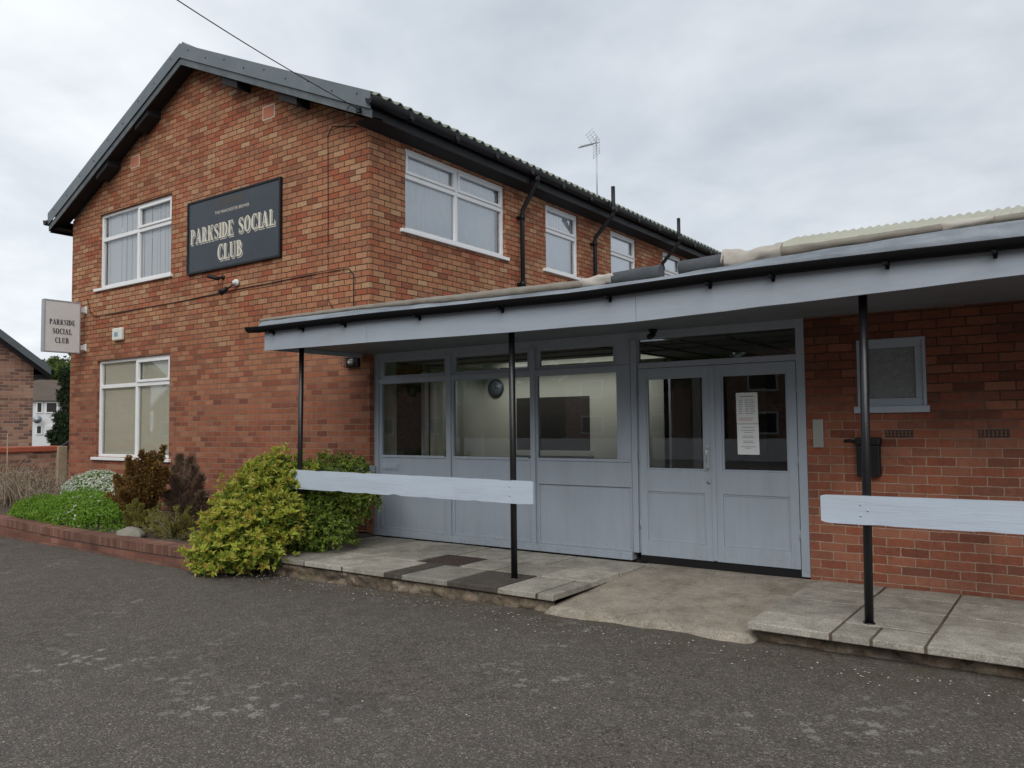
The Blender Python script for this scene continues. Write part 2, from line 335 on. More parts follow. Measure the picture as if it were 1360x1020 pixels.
def concrete(name, c1, c2, moss=.35, mosscol=(.07, .075, .04), islands=True, agg=1):
    m, t, b, o = mat(name); g = t.new('ShaderNodeNewGeometry'); P = g.outputs['Position']
    r = (t.new('ShaderNodeObjectInfo').outputs['Random'] if islands == 'object' else g.outputs['Random Per Island']) if islands else t.noise(P, .9, 2)
    c = t.mix(t.ramp(r, [(0, 0), (.5, .35), (.85, .6), (1, 1)]), c1, c2)
    c = t.mix(t.ramp(t.noise(P, 5, 6, .7, .3), [(.38, 0), (.72, .65)]), c, tuple(x * .5 for x in c2))
    v = t.new('ShaderNodeTexVoronoi', {'Vector': P, 'Scale': 190.0}); vr = t.new('ShaderNodeSeparateColor', {0: v.outputs['Color']}).outputs[0]
    c = t.mix(.75 * agg, c, t.ramp(vr, [(0, .55), (.6, 1.0), (.95, 1.5)]), 'MULTIPLY')
    c = t.mix(t.ramp(t.noise(P, 1.9, 7, .72, .5), [(.5, 0), (.7, moss)]), c, mosscol)
    sp = t.new('ShaderNodeTexVoronoi', {'Vector': P, 'Scale': 9.0}); c = t.mix(t.ramp(sp.outputs['Distance'], [(.03, .7), (.05, 0)]), c, (.45, .44, .4))
    if not islands:
        wv = t.new('ShaderNodeVectorMath', {0: P, 1: t.new('ShaderNodeVectorMath', {0: t.new('ShaderNodeTexNoise', {'Vector': P, 'Scale': 3.0, 'Detail': 6.0}).outputs[1], 3: .5}, operation='SCALE').outputs[0]}, operation='ADD').outputs[0]
        ce = t.new('ShaderNodeTexVoronoi', {'Vector': wv, 'Scale': .95}, feature='DISTANCE_TO_EDGE').outputs['Distance']
        c = t.mix(t.ramp(ce, [(.0, .6), (.007, 0)]), c, (.06, .05, .038))
        c = t.mix(t.ramp(t.noise(P, 3.2, 8, .75, .3), [(.5, 0), (.66, .4)]), c, (.38, .34, .28))
    t.l.new(c, b.inputs['Base Color']); b.inputs['Roughness'].default_value = .88; b.inputs['Specular IOR Level'].default_value = .3
    bp = t.new('ShaderNodeBump', {'Strength': .5, 'Distance': .004, 'Height': t.math('ADD', t.noise(P, 160, 4, .7), t.math('MULTIPLY', t.noise(P, 11, 5, .6), 1.2))}); t.l.new(bp.outputs[0], b.inputs['Normal'])
    return m
M['paving'] = concrete('concrete_paving', (.44, .41, .355), (.25, .235, .20), .5, islands='object')
M['pavingdark'] = concrete('damp_paving', (.085, .072, .06), (.07, .06, .05), .3)
M['ramp'] = concrete('old_concrete', (.38, .335, .275), (.27, .235, .19), .65, (.11, .10, .065), False, 1.0)
m, t, b, o = mat('rubble_edge'); M['rubble'] = m; P = t.new('ShaderNodeNewGeometry').outputs['Position']
st_ = t.new('ShaderNodeTexVoronoi', {'Vector': t.new('ShaderNodeVectorMath', {0: P, 1: (1, .6, 1.6)}, operation='MULTIPLY').outputs[0], 'Scale': 6.0}).outputs['Color']
c = t.ramp(t.new('ShaderNodeSeparateColor', {0: st_}).outputs[0], [(0, (.10, .078, .058)), (.4, (.24, .175, .12)), (.7, (.34, .27, .20)), (1, (.15, .12, .09))])
c = t.mix(t.ramp(t.noise(P, 9, 7, .75), [(.38, 0), (.68, .85)]), c, (.055, .045, .034)); c = t.mix(t.ramp(t.noise(P, 4, 5, .6), [(.5, 0), (.7, .5)]), c, (.07, .075, .035))
t.l.new(c, b.inputs['Base Color']); b.inputs['Roughness'].default_value = .95
bp = t.new('ShaderNodeBump', {'Strength': 1.0, 'Distance': .012, 'Height': t.noise(P, 45, 6, .7)}); t.l.new(bp.outputs[0], b.inputs['Normal'])
M['soil'] = painted('soil', (.075, .055, .038), .95, .4, 1.0, 12, ((.16, .13, .09), .6), fine=70)

# ------------------------------------------------------------------ ground (one sheet to the horizon)
g = MB()
far_ = [600, 300, 150, 80, 45, 28, 20, 16]
GXS = [-v for v in far_] + [-13 + i * .25 for i in range(105)] + far_; GYS = [-v for v in far_] + [-10 + i * .25 for i in range(49)] + [8] + far_[:-1][::-1][::-1]
GXS = sorted(set(GXS)); GYS = sorted(set(GYS)); rows = []
for y in GYS:
    row = []
    for x in GXS:
        z = -.105 + .018 * noise.noise(Vector((x * .5, y * .5, 0))) if abs(x) < 14 and abs(y) < 12 else -.105
        z -= .05 * math.exp(-((x - .9) / 1.5) ** 2 - ((y + 2.0) / .9) ** 2)
        row.append((x, y, z))
    rows.append(row)
g.grid(rows); o = g.build('ground', M['tarmac']); tag(o, kind='structure')

# ------------------------------------------------------------------ club building
bld = root('club_building', 'two-storey red brick social club with grey glazed entrance and low canopy', 'building', (0, 0, -.09))
XL, YB, TH = -8.25, 16.0, .28
def wall(T, us, vs, holes, th=TH, reveal=None):
    """front and back faces with rectangular openings, reveals between them"""
    mb = MB(T); U = sorted(set(us + [h[0] for h in holes] + [h[1] for h in holes])); V = sorted(set(vs + [h[2] for h in holes] + [h[3] for h in holes]))
    for a, b_ in zip(U, U[1:]):
        for c_, d in zip(V, V[1:]):
            um, vm = (a + b_) / 2, (c_ + d) / 2
            if any(h[0] < um < h[1] and h[2] < vm < h[3] for h in holes): continue
            mb.quad((a, 0, c_), (b_, 0, c_), (b_, 0, d), (a, 0, d)); mb.quad((a, th, c_), (a, th, d), (b_, th, d), (b_, th, c_))
    for a, b_, c_, d in holes:
        mb.quad((a, 0, c_), (a, 0, d), (a, th, d), (a, th, c_)); mb.quad((b_, 0, c_), (b_, th, c_), (b_, th, d), (b_, 0, d))
        mb.quad((a, 0, c_), (a, th, c_), (b_, th, c_), (b_, 0, c_)); mb.quad((a, 0, d), (b_, 0, d), (b_, th, d), (a, th, d))
    return mb
GW = [(-7.224, -4.805, 4.17, 5.58), (-7.224, -4.805, 1.0, 2.8)]
mb = wall(GAB, [XL, 0], [-.3, 5.6], GW)
top = [(XL, 5.6), (0, 5.6), (0, 5.74), (-4.12, 7.62), (XL, 5.62)]
mb.add([(u, 0, v) for u, v in top] + [(u, TH, v) for u, v in top], [(0, 1, 2, 3, 4), (9, 8, 7, 6, 5)])
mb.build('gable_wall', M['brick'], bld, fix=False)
SW = [(.71, 3.177, 4.35, 5.57), (4.43, 5.61, 4.35, 5.57), (6.91, 8.10, 4.35, 5.57), (9.45, 10.55, 4.35, 5.57)]
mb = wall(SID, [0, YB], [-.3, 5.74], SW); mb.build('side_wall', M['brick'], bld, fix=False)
mb = MB(); mb.quad((XL, 0, -.3), (XL, 0, 5.62), (XL, YB, 5.62), (XL, YB, -.3)); mb.quad((XL, YB, -.3), (XL, YB, 5.62), (-4.12, YB, 7.62), (0, YB, 5.74), (0, YB, -.3)); mb.build('rear_wall', M['brick'], bld, fix=False)
mb = MB(); mb.box(XL + .3, -.3, .3, YB - .2, 2.95, 3.15); mb.quad((XL + .3, 1.6, -.2), (-.3, 1.6, -.2), (-.3, 1.6, 5.7), (XL + .3, 1.6, 5.7)); mb.quad((-1.9, .4, 3.2), (-1.9, YB - .3, 3.2), (-1.9, YB - .3, 5.6), (-1.9, .4, 5.6)); mb.build('inner_wall', M['cream'], bld, fix=False)

# windows -------------------------------------------------------
def window(T, u0, u1, v0, v1, vt, um, blind, glassm, sill=True, w=.05, openers=(), pl=1.0):
    f = .055; mb = MB(T); d = .07
    mb.box(u0, u1, w, w + d, v1 - f, v1 - .001); mb.box(u0, u1, w, w + d, v0 + .001, v0 + f)
    mb.box(u0 + .001, u0 + f, w, w + d, v0 + f, v1 - f); mb.box(u1 - f, u1 - .001, w, w + d, v0 + f, v1 - f)
    mb.box(u0 + f, u1 - f, w + .002, w + d, vt - .035, vt + .035)
    if um: mb.box(um - .035, um + .035, w + .004, w + d - .002, v0 + f, vt - .035); mb.box(um - .035, um + .035, w + .004, w + d - .002, vt + .035, v1 - f)
    fr = mb.build('window', M['upvc'], bld, bevel=.006)
    cols = [(u0 + f, (um or u1 - f) - (.035 if um else 0))] + ([(um + .035, u1 - f)] if um else [])
    for ci, (a, b_) in enumerate(cols):
        for ri, (c_, e) in enumerate(((v0 + f, vt - .035), (vt + .035, v1 - f))):
            if (ci, ri) in openers:
                s = MB(T); k = .045
                s.box(a, b_, w - .018, w + .03, e - k, e); s.box(a, b_, w - .018, w + .03, c_, c_ + k); s.box(a, a + k, w - .018, w + .03, c_ + k, e - k); s.box(b_ - k, b_, w - .018, w + .03, c_ + k, e - k)
                s.build('opening_sash', M['upvc'], fr, bevel=.005)
            p = MB(T); p.quad((a, w + .04, c_), (b_, w + .04, c_), (b_, w + .04, e), (a, w + .04, e)); p.build('pane', glassm, fr, fix=False)
    bl = MB(T); n = int((u1 - u0 - .1) / .085); zz = w + .085
    for i in range(n):
        a = u0 + .05 + i * .085; q = random.uniform(-.008, .008); h0 = v0 + .02 + random.uniform(0, .012)
        bl.grid([[(a - .012, zz + .022 * pl + q * pl, z_), (a + .028, zz - .004 * pl + q * pl, z_), (a + .055, zz - .010 * pl + q * pl, z_), (a + .092, zz + .006 * pl + q * pl + .002, z_)] for z_ in (h0, v1 - .03)])
    bl.build('blind', blind, fr, fix=False)
    if sill:
        s = MB(T); s.box(u0 - .11, u1 + .06, -.045, w + .05, v0 - .055, v0 - .002); s.build('sill', M['upvc'], fr, bevel=.006)
    return fr
window(GAB, *GW[0], 5.10, -5.95, M['blindblue'], M['glassclear'], openers=((1, 1),))
window(GAB, *GW[1], 2.31, -5.94, M['blindcream'], M['glassclear'], openers=((1, 1),), pl=.15)
window(SID, *SW[0], 5.16, 1.93, M['blindblue'], M['glassup'], openers=((0, 1), (1, 1)))
for h in SW[1:]: window(SID, *h, 5.10, None, M['blindblue'], M['glassup'], openers=((0, 1),))  # blinds added here, standing in for the bright sky reflected in the panes

# verge, soffit, roof -------------------------------------------
VL, VA, VR = (-8.62, 5.78), (-4.12, 7.90), (.33, 5.95); VY = -.30
def between(a, b_, k): return (a[0] + (b_[0] - a[0]) * k, a[1] + (b_[1] - a[1]) * k)
for a, b_ in ((VL, VA), (VA, VR)):
    mb = MB(); mb.prism([(a[0], a[1] - .235), (b_[0], b_[1] - .235), b_, a], VY - .012, VY); mb.quad((a[0], VY - .012, a[1] + .001), (b_[0], VY - .012, b_[1] + .001), (b_[0], VY + .16, b_[1] + .012), (a[0], VY + .16, a[1] + .012))
    v = mb.build('verge_trim', M['verge'], bld)
    mb = MB()
    for i in range(9):
        k = (i + .5) / 9; p = between(a, b_, k); mb.cut().tube([(p[0], VY - .012, p[1] - .08 - .05 * (i % 2)), (p[0], VY - .020, p[1] - .08 - .05 * (i % 2))], .011, 6)
    mb.build('fixing_bolt', M['black'], v)
    mb = MB(); mb.prism([(a[0], a[1] - .35), (b_[0], b_[1] - .35), (b_[0], b_[1] - .236), (a[0], a[1] - .236)], VY + .012, VY + .03); mb.build('barge_board', M['vergelow'], bld)
    mb = MB(); mb.add([(a[0], VY + .03, a[1] - .33), (b_[0], VY + .03, b_[1] - .33), (b_[0], -.002, b_[1] - .30), (a[0], -.002, a[1] - .30)], [(0, 1, 2, 3)]); mb.build('verge_soffit', M['soffit'], bld, fix=False)
for x, z in ((-2.84, 6.96), (-1.43, 6.35), (-5.37, 6.96), (-6.69, 6.33)):
    mb = MB(); s = -.44 if x > -4 else .46
    mb.prism([(x - .2, z - .2 * s - .09), (x + .2, z + .2 * s - .09), (x + .2, z + .2 * s + .1), (x - .2, z - .2 * s + .1)], VY + .05, -.003); mb.build('purlin_end', M['soffit'], bld)
def corrugate(x0, z0, x1, z1, y0, y1, per, amp):
    mb = MB(); n = int((y1 - y0) / per * 8); a = []; b_ = []
    for i in range(n + 1):
        y = y0 + (y1 - y0) * i / n; d = amp * math.cos(2 * math.pi * y / per); a.append((x0, y, z0 + d)); b_.append((x1, y, z1 + d))
    return mb.grid([a, b_])
for nm, (x0, z0, x1, z1) in (('roof_slope', (.40, 5.915, -4.12, 7.86)), ('roof_slope', (-8.68, 5.76, -4.12, 7.86))):
    corrugate(x0, z0, x1, z1, VY + .02, YB + .2, .205, .030).build(nm, M['roof'], bld, solid=.014, fix=False)
mb = MB(); mb.prism([(-4.3, 7.80), (-4.12, 7.95), (-3.94, 7.80), (-4.12, 7.90)], VY + .04, YB + .2); mb.build('ridge_capping', M['verge'], bld)
mb = MB(); mb.box(.25, .275, VY + .03, YB + .1, 5.64, 5.86); mb.cut().box(-8.6, -8.57, VY + .03, YB + .1, 5.40, 5.66); mb.build('eaves_fascia', M['black'], bld)
mb = MB(); mb.quad((.25, VY + .03, 5.655), (.25, YB, 5.655), (-.0, YB, 5.60), (-.0, VY + .03, 5.60)); mb.cut().quad((-8.57, VY + .03, 5.45), (XL, VY + .03, 5.45), (XL, YB, 5.45), (-8.57, YB, 5.45)); mb.build('eaves_soffit', M['soffit'], bld, fix=False)
def gutter(pts_axis, prof, closed=False):
    mb = MB(); return mb.grid([[(p[0] + dx * q[0], p[1] + dy * q[0], p[2] + q[1]) for q in prof] for p, dx, dy in pts_axis], True)
prof = [(-.062, .0), (-.062, -.045), (-.04, -.085), (0, -.1), (.04, -.085), (.062, -.045), (.066, .0), (.07, .012), (.058, .012)]
for xg, zg, s in ((.345, 5.865, 1), (-8.66, 5.64, -1)):
    gt = gutter([((xg, y, zg), s, 0) for y in [VY - .05 + i * .5 for i in range(int((YB + .4) / .5) + 1)]], prof).build('gutter', M['black'], bld, solid=.004, fix=False)
    mb = MB()
    mb.grid([[(xg + s * q[0] * .98, VY - .05, zg + q[1]) for q in prof[:7]], [(xg + s * q[0] * .4, VY - .051, zg - .03) for q in prof[:7]]])
    for i in range(16):
        y = .4 + i * 1.0; mb.cut().box(min(xg - s * .07, xg + s * .075), max(xg - s * .07, xg + s * .075), y, y + .03, zg - .107, zg - .095); mb.box(xg + .062 * s - .008, xg + .062 * s + .008, y - .03, y + .06, zg - .09, zg + .018)
    mb.build('gutter_bracket', M['black'], gt)
for i, (y, top_) in enumerate(((3.56, 5.78), (6.10, 6.20), (9.25, 6.22))):
    xt = .35 if i == 0 else .475
    mb = MB(); pts = [(.085, y, 2.72), (.085, y, 5.10), (.09, y, 5.22), (xt - .06, y + .05, 5.58), (xt, y + .06, 5.68), (xt, y + .06, 5.78)]
    if i: pts = pts[:-1] + [(xt, y + .06, 5.8), (xt, y + .06, top_)]
    mb.tube(pts, .040, 12); d = mb.build('downpipe', M['black'], bld)
    mb = MB(); 
    for z in (5.06, 3.9): mb.cut().tube([(.085, y, z), (.085, y, z + .09)], .052, 12); mb.box(.001, .06, y - .07, y + .07, z + .025, z + .06)
    mb.cut().tube([(xt, y + .06, 5.68), (xt, y + .06, 5.80)], .054, 12)
    mb.build('pipe_collar', M['black'], d)
for a, b_, c_, e in ((-2.31, -2.06, 6.28, 6.46), (-6.12, -5.87, 6.28, 6.46)):
    mb = MB(); mb.box(a - .02, b_ + .02, -.004, .02, c_ - .018, e + .018); ab = mb.build('airbrick', M['letter'], bld)
    mb = MB(); mb.box(a, b_, -.010, .02, c_, e); 
    ab2 = mb.build('grille', M['airbrick'], ab)

# ------------------------------------------------------------------ single-storey wing
RW = (6.175, 6.745, 1.62, 2.26)
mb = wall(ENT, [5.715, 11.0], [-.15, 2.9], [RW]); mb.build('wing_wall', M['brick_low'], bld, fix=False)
mb = MB(); mb.quad((5.715, .094, -.15), (5.715, .094, 2.9), (5.715, .40, 2.9), (5.715, .40, -.15)); mb.build('wing_wall_return', M['brick_low'], bld, fix=False)
# small window
mb = MB(ENT); a, b_, c_, e = RW; w = .02
mb.box(a, b_, w, w + .07, e - .085, e - .002); mb.box(a, b_, w, w + .07, c_ + .03, c_ + .10); mb.box(a, a + .085, w, w + .07, c_ + .10, e - .085); mb.box(b_ - .09, b_ - .001, w, w + .07, c_ + .10, e - .085)
mb.box(a + .001, a + .03, w - .02, w, c_ + .03, e - .03); mb.box(a, b_, w - .02, w, e - .03, e - .003); mb.box(b_ - .03, b_ - .002, w - .02, w, c_ + .03, e - .03)
wf = mb.build('window', M['grey'], bld, bevel=.004); wf['label'] = 'small grey framed window with frosted pane'
mb = MB(ENT); mb.box(a - .03, b_ + .02, -.03, .06, c_ - .03, c_ + .03); mb.build('sill', M['grey'], wf, bevel=.005)
mb = MB(ENT); mb.quad((a + .085, w + .04, c_ + .1), (b_ - .09, w + .04, c_ + .1), (b_ - .09, w + .04, e - .085), (a + .085, w + .04, e - .085)); mb.build('pane', M['obscure'], wf, fix=False)
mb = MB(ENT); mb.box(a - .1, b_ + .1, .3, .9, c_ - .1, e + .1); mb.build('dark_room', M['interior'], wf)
# vent bricks in the wing wall
for a, c_ in ((6.40, 1.37), (7.12, 1.37)):
    mb = MB(ENT); mb.box(a, a + .225, -.002, .03, c_, c_ + .066); vb = mb.build('airbrick', M['interior'], bld)
    mb = MB(ENT)
    for r_ in range(2):
        for k in range(7): mb.box(a + .012 + k * .03, a + .012 + k * .03 + .012, -.005, 0, c_ + .01 + r_ * .027, c_ + .03 + r_ * .027)
    mb.build('grille', M['brick_low'], vb)

# entrance screen ------------------------------------------------
H0, ZS, ZR, ZG, ZT0, ZT1, ZH = .06, .145, .83, 1.12, 2.085, 2.155, 2.42
mb = MB(ENT)
mb.box(.0, .075, -.01, .09, H0, 2.52); mb.box(.075, .115, .012, .07, ZS, ZH)
mull = [(1.272, 1.365), (2.558, 2.645), (3.875, 3.965)]
for a, b_ in mull:
    mb.box(a + .012, b_ - .012, -.022, .09, ZS, ZH); mb.box(a - .004, b_ + .004, .012, .07, ZS + .001, ZH - .001)
mb.box(5.635, 5.713, -.012, .09, H0, 2.52)
mb.box(.0, 5.71, -.004, .092, ZH, 2.52)
mb.box(.0, 3.875, -.03, .09, H0, ZS)
mb.box(.075, 3.875, -.006, .075, ZT0, ZT1)
mb.box(3.965, 5.635, -.004, .075, 2.105, 2.165)
mb.box(.115, 1.27, -.0, .06, ZR, ZG); mb.box(1.37, 2.555, .0, .06, ZR, ZG); mb.box(2.65, 3.873, .0, .06, ZR, ZG)
mb.box(3.70, 3.873, .0, .062, ZG, ZT0); mb.box(3.70, 3.873, .002, .062, ZT1, ZH)
for a, b_ in ((.115, 1.27), (1.37, 2.555), (2.65, 3.873)): mb.box(a, b_, .004, .05, ZS, ZS + .03); mb.box(a, a + .025, .004, .05, ZS + .03, ZR); mb.box(b_ - .025, b_, .004, .05, ZS + .03, ZR); mb.box(a + .02, b_ - .02, -.012, .0, ZG - .02, ZG + .012)
scr = mb.build('entrance_screen', M['grey'], bld, bevel=.004)
for a, b_ in ((.14, 1.245), (1.395, 2.53), (2.675, 3.848)):
    mb = MB(ENT); mb.box(a, b_, .024, .045, ZS + .03, ZR); mb.build('panel', M['grey'], scr)
for a, b_ in ((.115, 1.27), (1.37, 2.555), (2.65, 3.70)):
    for c_, e in ((ZG, ZT0), (ZT1, ZH)):
        if e == ZH:
            mb = MB(ENT); k = .04; mb.box(a, b_, .015, .06, c_, c_ + k); mb.box(a, b_, .015, .06, e - k, e); mb.box(a, a + k, .015, .06, c_ + k, e - k); mb.box(b_ - k, b_, .015, .06, c_ + k, e - k); mb.build('toplight_frame', M['grey'], scr, bevel=.003)
        mb = MB(ENT); mb.quad((a, .042, c_), (b_, .042, c_), (b_, .042, e), (a, .042, e)); mb.build('pane', M['glass'], scr, fix=False)
mb = MB(ENT); mb.quad((3.965, .042, 2.165), (5.635, .042, 2.165), (5.635, .042, ZH), (3.965, .042, ZH)); mb.build('pane', M['glass'], scr, fix=False)
mb = MB(ENT); mb.box(.155, .435, -.012, 0, .935, 1.02); lp = mb.build('letter_plate', M['grey'], scr, bevel=.004)
mb = MB(ENT); mb.box(.185, .405, -.018, -.011, .955, 1.0); mb.build('flap', M['grey'], lp, bevel=.003)
# doors
def door(a, b_, handed):
    mb = MB(ENT); z0, z1 = .125, 2.10; st = .085; w0, w1 = -.008, .036
    mb.box(a, a + st, w0, w1, z0, z1); mb.box(b_ - st, b_, w0, w1, z0, z1)
    for c_, e in ((z0, .285), (.80, 1.03), (2.0, z1)): mb.box(a + st, b_ - st, w0, w1, c_, e)
    for c_, e in ((.285, .80), (1.03, 2.0)):                     # glazing and panel beads
        k = .018; mb.box(a + st, b_ - st, w0 + .010, w1, c_, c_ + k); mb.box(a + st, b_ - st, w0 + .010, w1, e - k, e); mb.box(a + st, a + st + k, w0 + .010, w1, c_ + k, e - k); mb.box(b_ - st - k, b_ - st, w0 + .010, w1, c_ + k, e - k)
    d = mb.build('door', M['grey'], bld, bevel=.003)
    mb = MB(ENT); mb.box(a + st + .012, b_ - st - .012, .008, .028, .30, .79); mb.build('door_panel', M['grey'], d)
    mb = MB(ENT); mb.quad((a + st, .018, 1.03), (b_ - st, .018, 1.03), (b_ - st, .018, 2.0), (a + st, .018, 2.0)); mb.build('pane', M['glass'], d, fix=False)
    if handed:
        mb = MB(ENT); x = b_ - .048; mb.tube([(x, -.008, 1.26), (x, -.045, 1.255), (x, -.055, 1.22), (x, -.055, 1.09), (x, -.045, 1.055), (x, -.008, 1.05)], .012, 8); mb.box(x - .016, x + .016, -.013, -.008, 1.03, 1.29); mb.build('door_handle', M['alu'], d)
        mb = MB(ENT); mb.tube([(x + .005, -.018, .915), (x + .005, -.008, .915)], .017, 12); mb.build('keyhole', M['steel'], d)
    else:
        mb = MB(ENT); mb.box(a - .028, a + .02, -.020, -.009, z0 + .01, z1); mb.build('meeting_strip', M['grey'], d, bevel=.003)
    for z in (.45, 1.15, 1.85):
        x = a if handed else b_; mb = MB(ENT); mb.tube([(x, -.012, z - .05), (x, -.012, z + .05)], .007, 8); mb.build('hinge', M['grey'], d)
    return d
door(3.972, 4.785, True); door(4.800, 5.628, False)
mb = MB(ENT); mb.box(3.965, 5.635, .0, .09, .02, .118); mb.build('door_threshold', M['black'], bld)

# lobby inside
mb = MB(); mb.box(.0, 6.2, .2, 7, -.02, .05); mb.build('lobby_floor', M['drain'], bld)
mb = MB(); 
for x0_, x1_, y0_, y1_ in ((0, .4, .15, 7), (.4, 3.3, 2.25, 7), (.4, 3.3, .15, 1.55), (3.3, 6.2, .15, 7)): mb.quad((x0_, y0_, 2.40), (x1_, y0_, 2.40), (x1_, y1_, 2.40), (x0_, y1_, 2.40))  # gap between the pieces is an added rooflight that brightens the lobby
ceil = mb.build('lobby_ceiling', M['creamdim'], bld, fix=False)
mb = MB()
for x in (3.4, 3.9, 4.4, 4.9): mb.box(x, x + .03, .2, 7, 2.385, 2.398)
for y in (.5, 1.1, 2.6, 3.2): mb.box(0, 6.2, y, y + .025, 2.383, 2.396)
mb.build('ceiling_grid', M['tile'], ceil)
mb = MB(); mb.box(.02, 3.2, 2.5, 2.62, .05, 2.55); mb.cut().box(3.2, 3.27, 2.4, 5.6, .05, 2.55); mb.cut().box(5.7, 5.8, .41, 7, .05, 2.55); mb.cut().box(3.12, 5.7, 5.6, 5.7, .05, 2.55); mb.cut().box(.012, .03, .15, .49, .05, 2.55); mb.cut().box(.012, .03, 1.05, 2.5, .05, 2.55); mb.build('lobby_wall', M['cream'], bld)
mb = MB(); mb.box(.008, .018, .49, 1.05, .05, 2.1); mb.cut().box(3.6, 5.69, 5.5, 5.59, .05, 2.4); mb.build('inner_doorway', M['interior'], bld)  # near-black panels paint the unlit space beyond the openings
mb = MB(); mb.box(3.2, 3.30, 2.40, 2.499, .05, 2.39); mb.cut().box(3.40, 3.52, 2.9, 3.0, .05, 2.39); mb.cut().box(.03, .10, 1.0, 1.08, .05, 2.3); mb.build('door_casing', M['white'], bld)
mb = MB(); mb.box(.70, 1.98, 2.455, 2.497, 1.13, 1.93); mb.build('serving_hatch', M['interior'], bld)
mb = MB(); mb.box(.64, 2.04, 2.42, 2.498, 1.05, 1.13); mb.build('hatch_shelf', M['cream'], bld)

# ------------------------------------------------------------------ canopy
def interp(tab):
    def f(x):
        if x <= tab[0][0]: return tab[0][1]
        for (a, p), (b_, q) in zip(tab, tab[1:]):
            if x <= b_: return p + (q - p) * (x - a) / (b_ - a)
        return tab[-1][1]
    return f
FB = interp([(-.15, 2.44), (1.6, 2.42), (3.2, 2.39), (4.77, 2.375), (6.58, 2.42), (7.57, 2.45), (11, 2.52)])
GT = interp([(-.3, 2.715), (1.68, 2.705), (3.0, 2.68), (4.3, 2.66), (5.6, 2.685), (6.7, 2.68), (7.58, 2.67), (11, 2.69)])
RB = interp([(-.3, 2.79), (1.6, 2.775), (2.9, 2.73), (4.3, 2.715), (5.0, 2.72), (5.6, 2.745), (6.0, 2.765), (6.57, 2.78), (7.1, 2.795), (7.6, 2.80), (11, 2.85)])
RT = interp([(-.3, 2.85), (1.5, 2.85), (2.9, 2.83), (4.24, 2.81), (4.99, 2.83), (5.54, 2.85), (6, 2.86), (7.1, 2.87), (7.6, 2.875), (11, 2.95)])
FYc = -1.60
mb = MB(); mb.box(-.16, 11, FYc + .03, .085, 2.50, 2.54); mb.box(.0, .5, .2, 7.5, 2.62, 2.72); mb.box(.5, 3.4, 2.3, 7.5, 2.62, 2.72); mb.box(.5, 3.4, .2, .8, 2.62, 2.72); mb.box(3.4, 11, .2, 7.5, 2.62, 2.72); can = mb.build('canopy', M['soffitgrey'], bld)  # deck left open above the lobby for the added, unseen rooflight
rows = [[(x, FYc + .05, RB(x) - .02) for x in [i * .3 - .16 for i in range(38)]], [(x, .1, 2.76) for x in [i * .3 - .16 for i in range(38)]]]
MB().grid(rows).build('felt_deck', M['feltdark'], can, solid=.02, fix=False)
for a, b_ in ((-.15, 1.588), (1.592, 4.80), (4.804, 7.95), (7.954, 11)):
    n = max(2, int((b_ - a) / .25)); mb = MB(); xs = [a + (b_ - a) * i / n for i in range(n + 1)]
    j = lambda x: .004 * noise.noise(Vector((x * 3, 0, 5)))
    lo = [(x, FYc + j(x), FB(x) + j(x + 9)) for x in xs]; hi = [(x, FYc, GT(x) - .02) for x in xs]; lo2 = [(x, FYc + .03, FB(x) + j(x + 9)) for x in xs]; hi2 = [(x, FYc + .03, GT(x) - .02) for x in xs]
    mb.grid([lo, hi], False); mb.grid([lo2, lo], False); mb.grid([hi2, lo2], False)
    mb.quad(lo[0], hi[0], hi2[0], lo2[0]); mb.quad(lo[-1], lo2[-1], hi2[-1], hi[-1])
    mb.build('fascia_board', M['fascia'], can, fix=True)
mb = MB(); mb.box(-.155, -.13, FYc + .03, -.004, 2.45, 2.70); mb.build('fascia_board', M['fascia'], can)
xs = [-.40 + i * .2 for i in range(58)]
prof2 = [(.042, .0), (.042, -.022), (.028, -.044), (0, -.056), (-.028, -.044), (-.044, -.022), (-.047, .0), (-.051, .007), (-.042, .007)]
gg = MB(); gg.grid([[(x, FYc - .05 + q[0], GT(x) + q[1] + (.012 if x < -.2 else 0)) for q in prof2] for x in xs]); gt = gg.build('gutter', M['gutterblack'], can, solid=.004, fix=False)
mb = MB(); mb.prism([(q[0], q[1]) for q in []], 0, 0) if False else None
mb.grid([[(-.40, FYc - .05 + q[0], GT(-.4) + q[1] + .012) for q in prof2[:7]], [(-.401, FYc - .05 + q[0] * .3, GT(-.4) - .02) for q in prof2[:7]]])
for x in (.02, .55, 1.25, 2.35, 3.4, 4.55, 5.45, 5.95, 6.75, 7.4):
    z = GT(x); mb.cut().box(x, x + .028, FYc - .10, FYc - .001, z - .078, z - .058); mb.box(x + .002, x + .026, FYc - .016, FYc - .001, z - .098, z - .03)
mb.build('gutter_bracket', M['gutterblack'], gt)
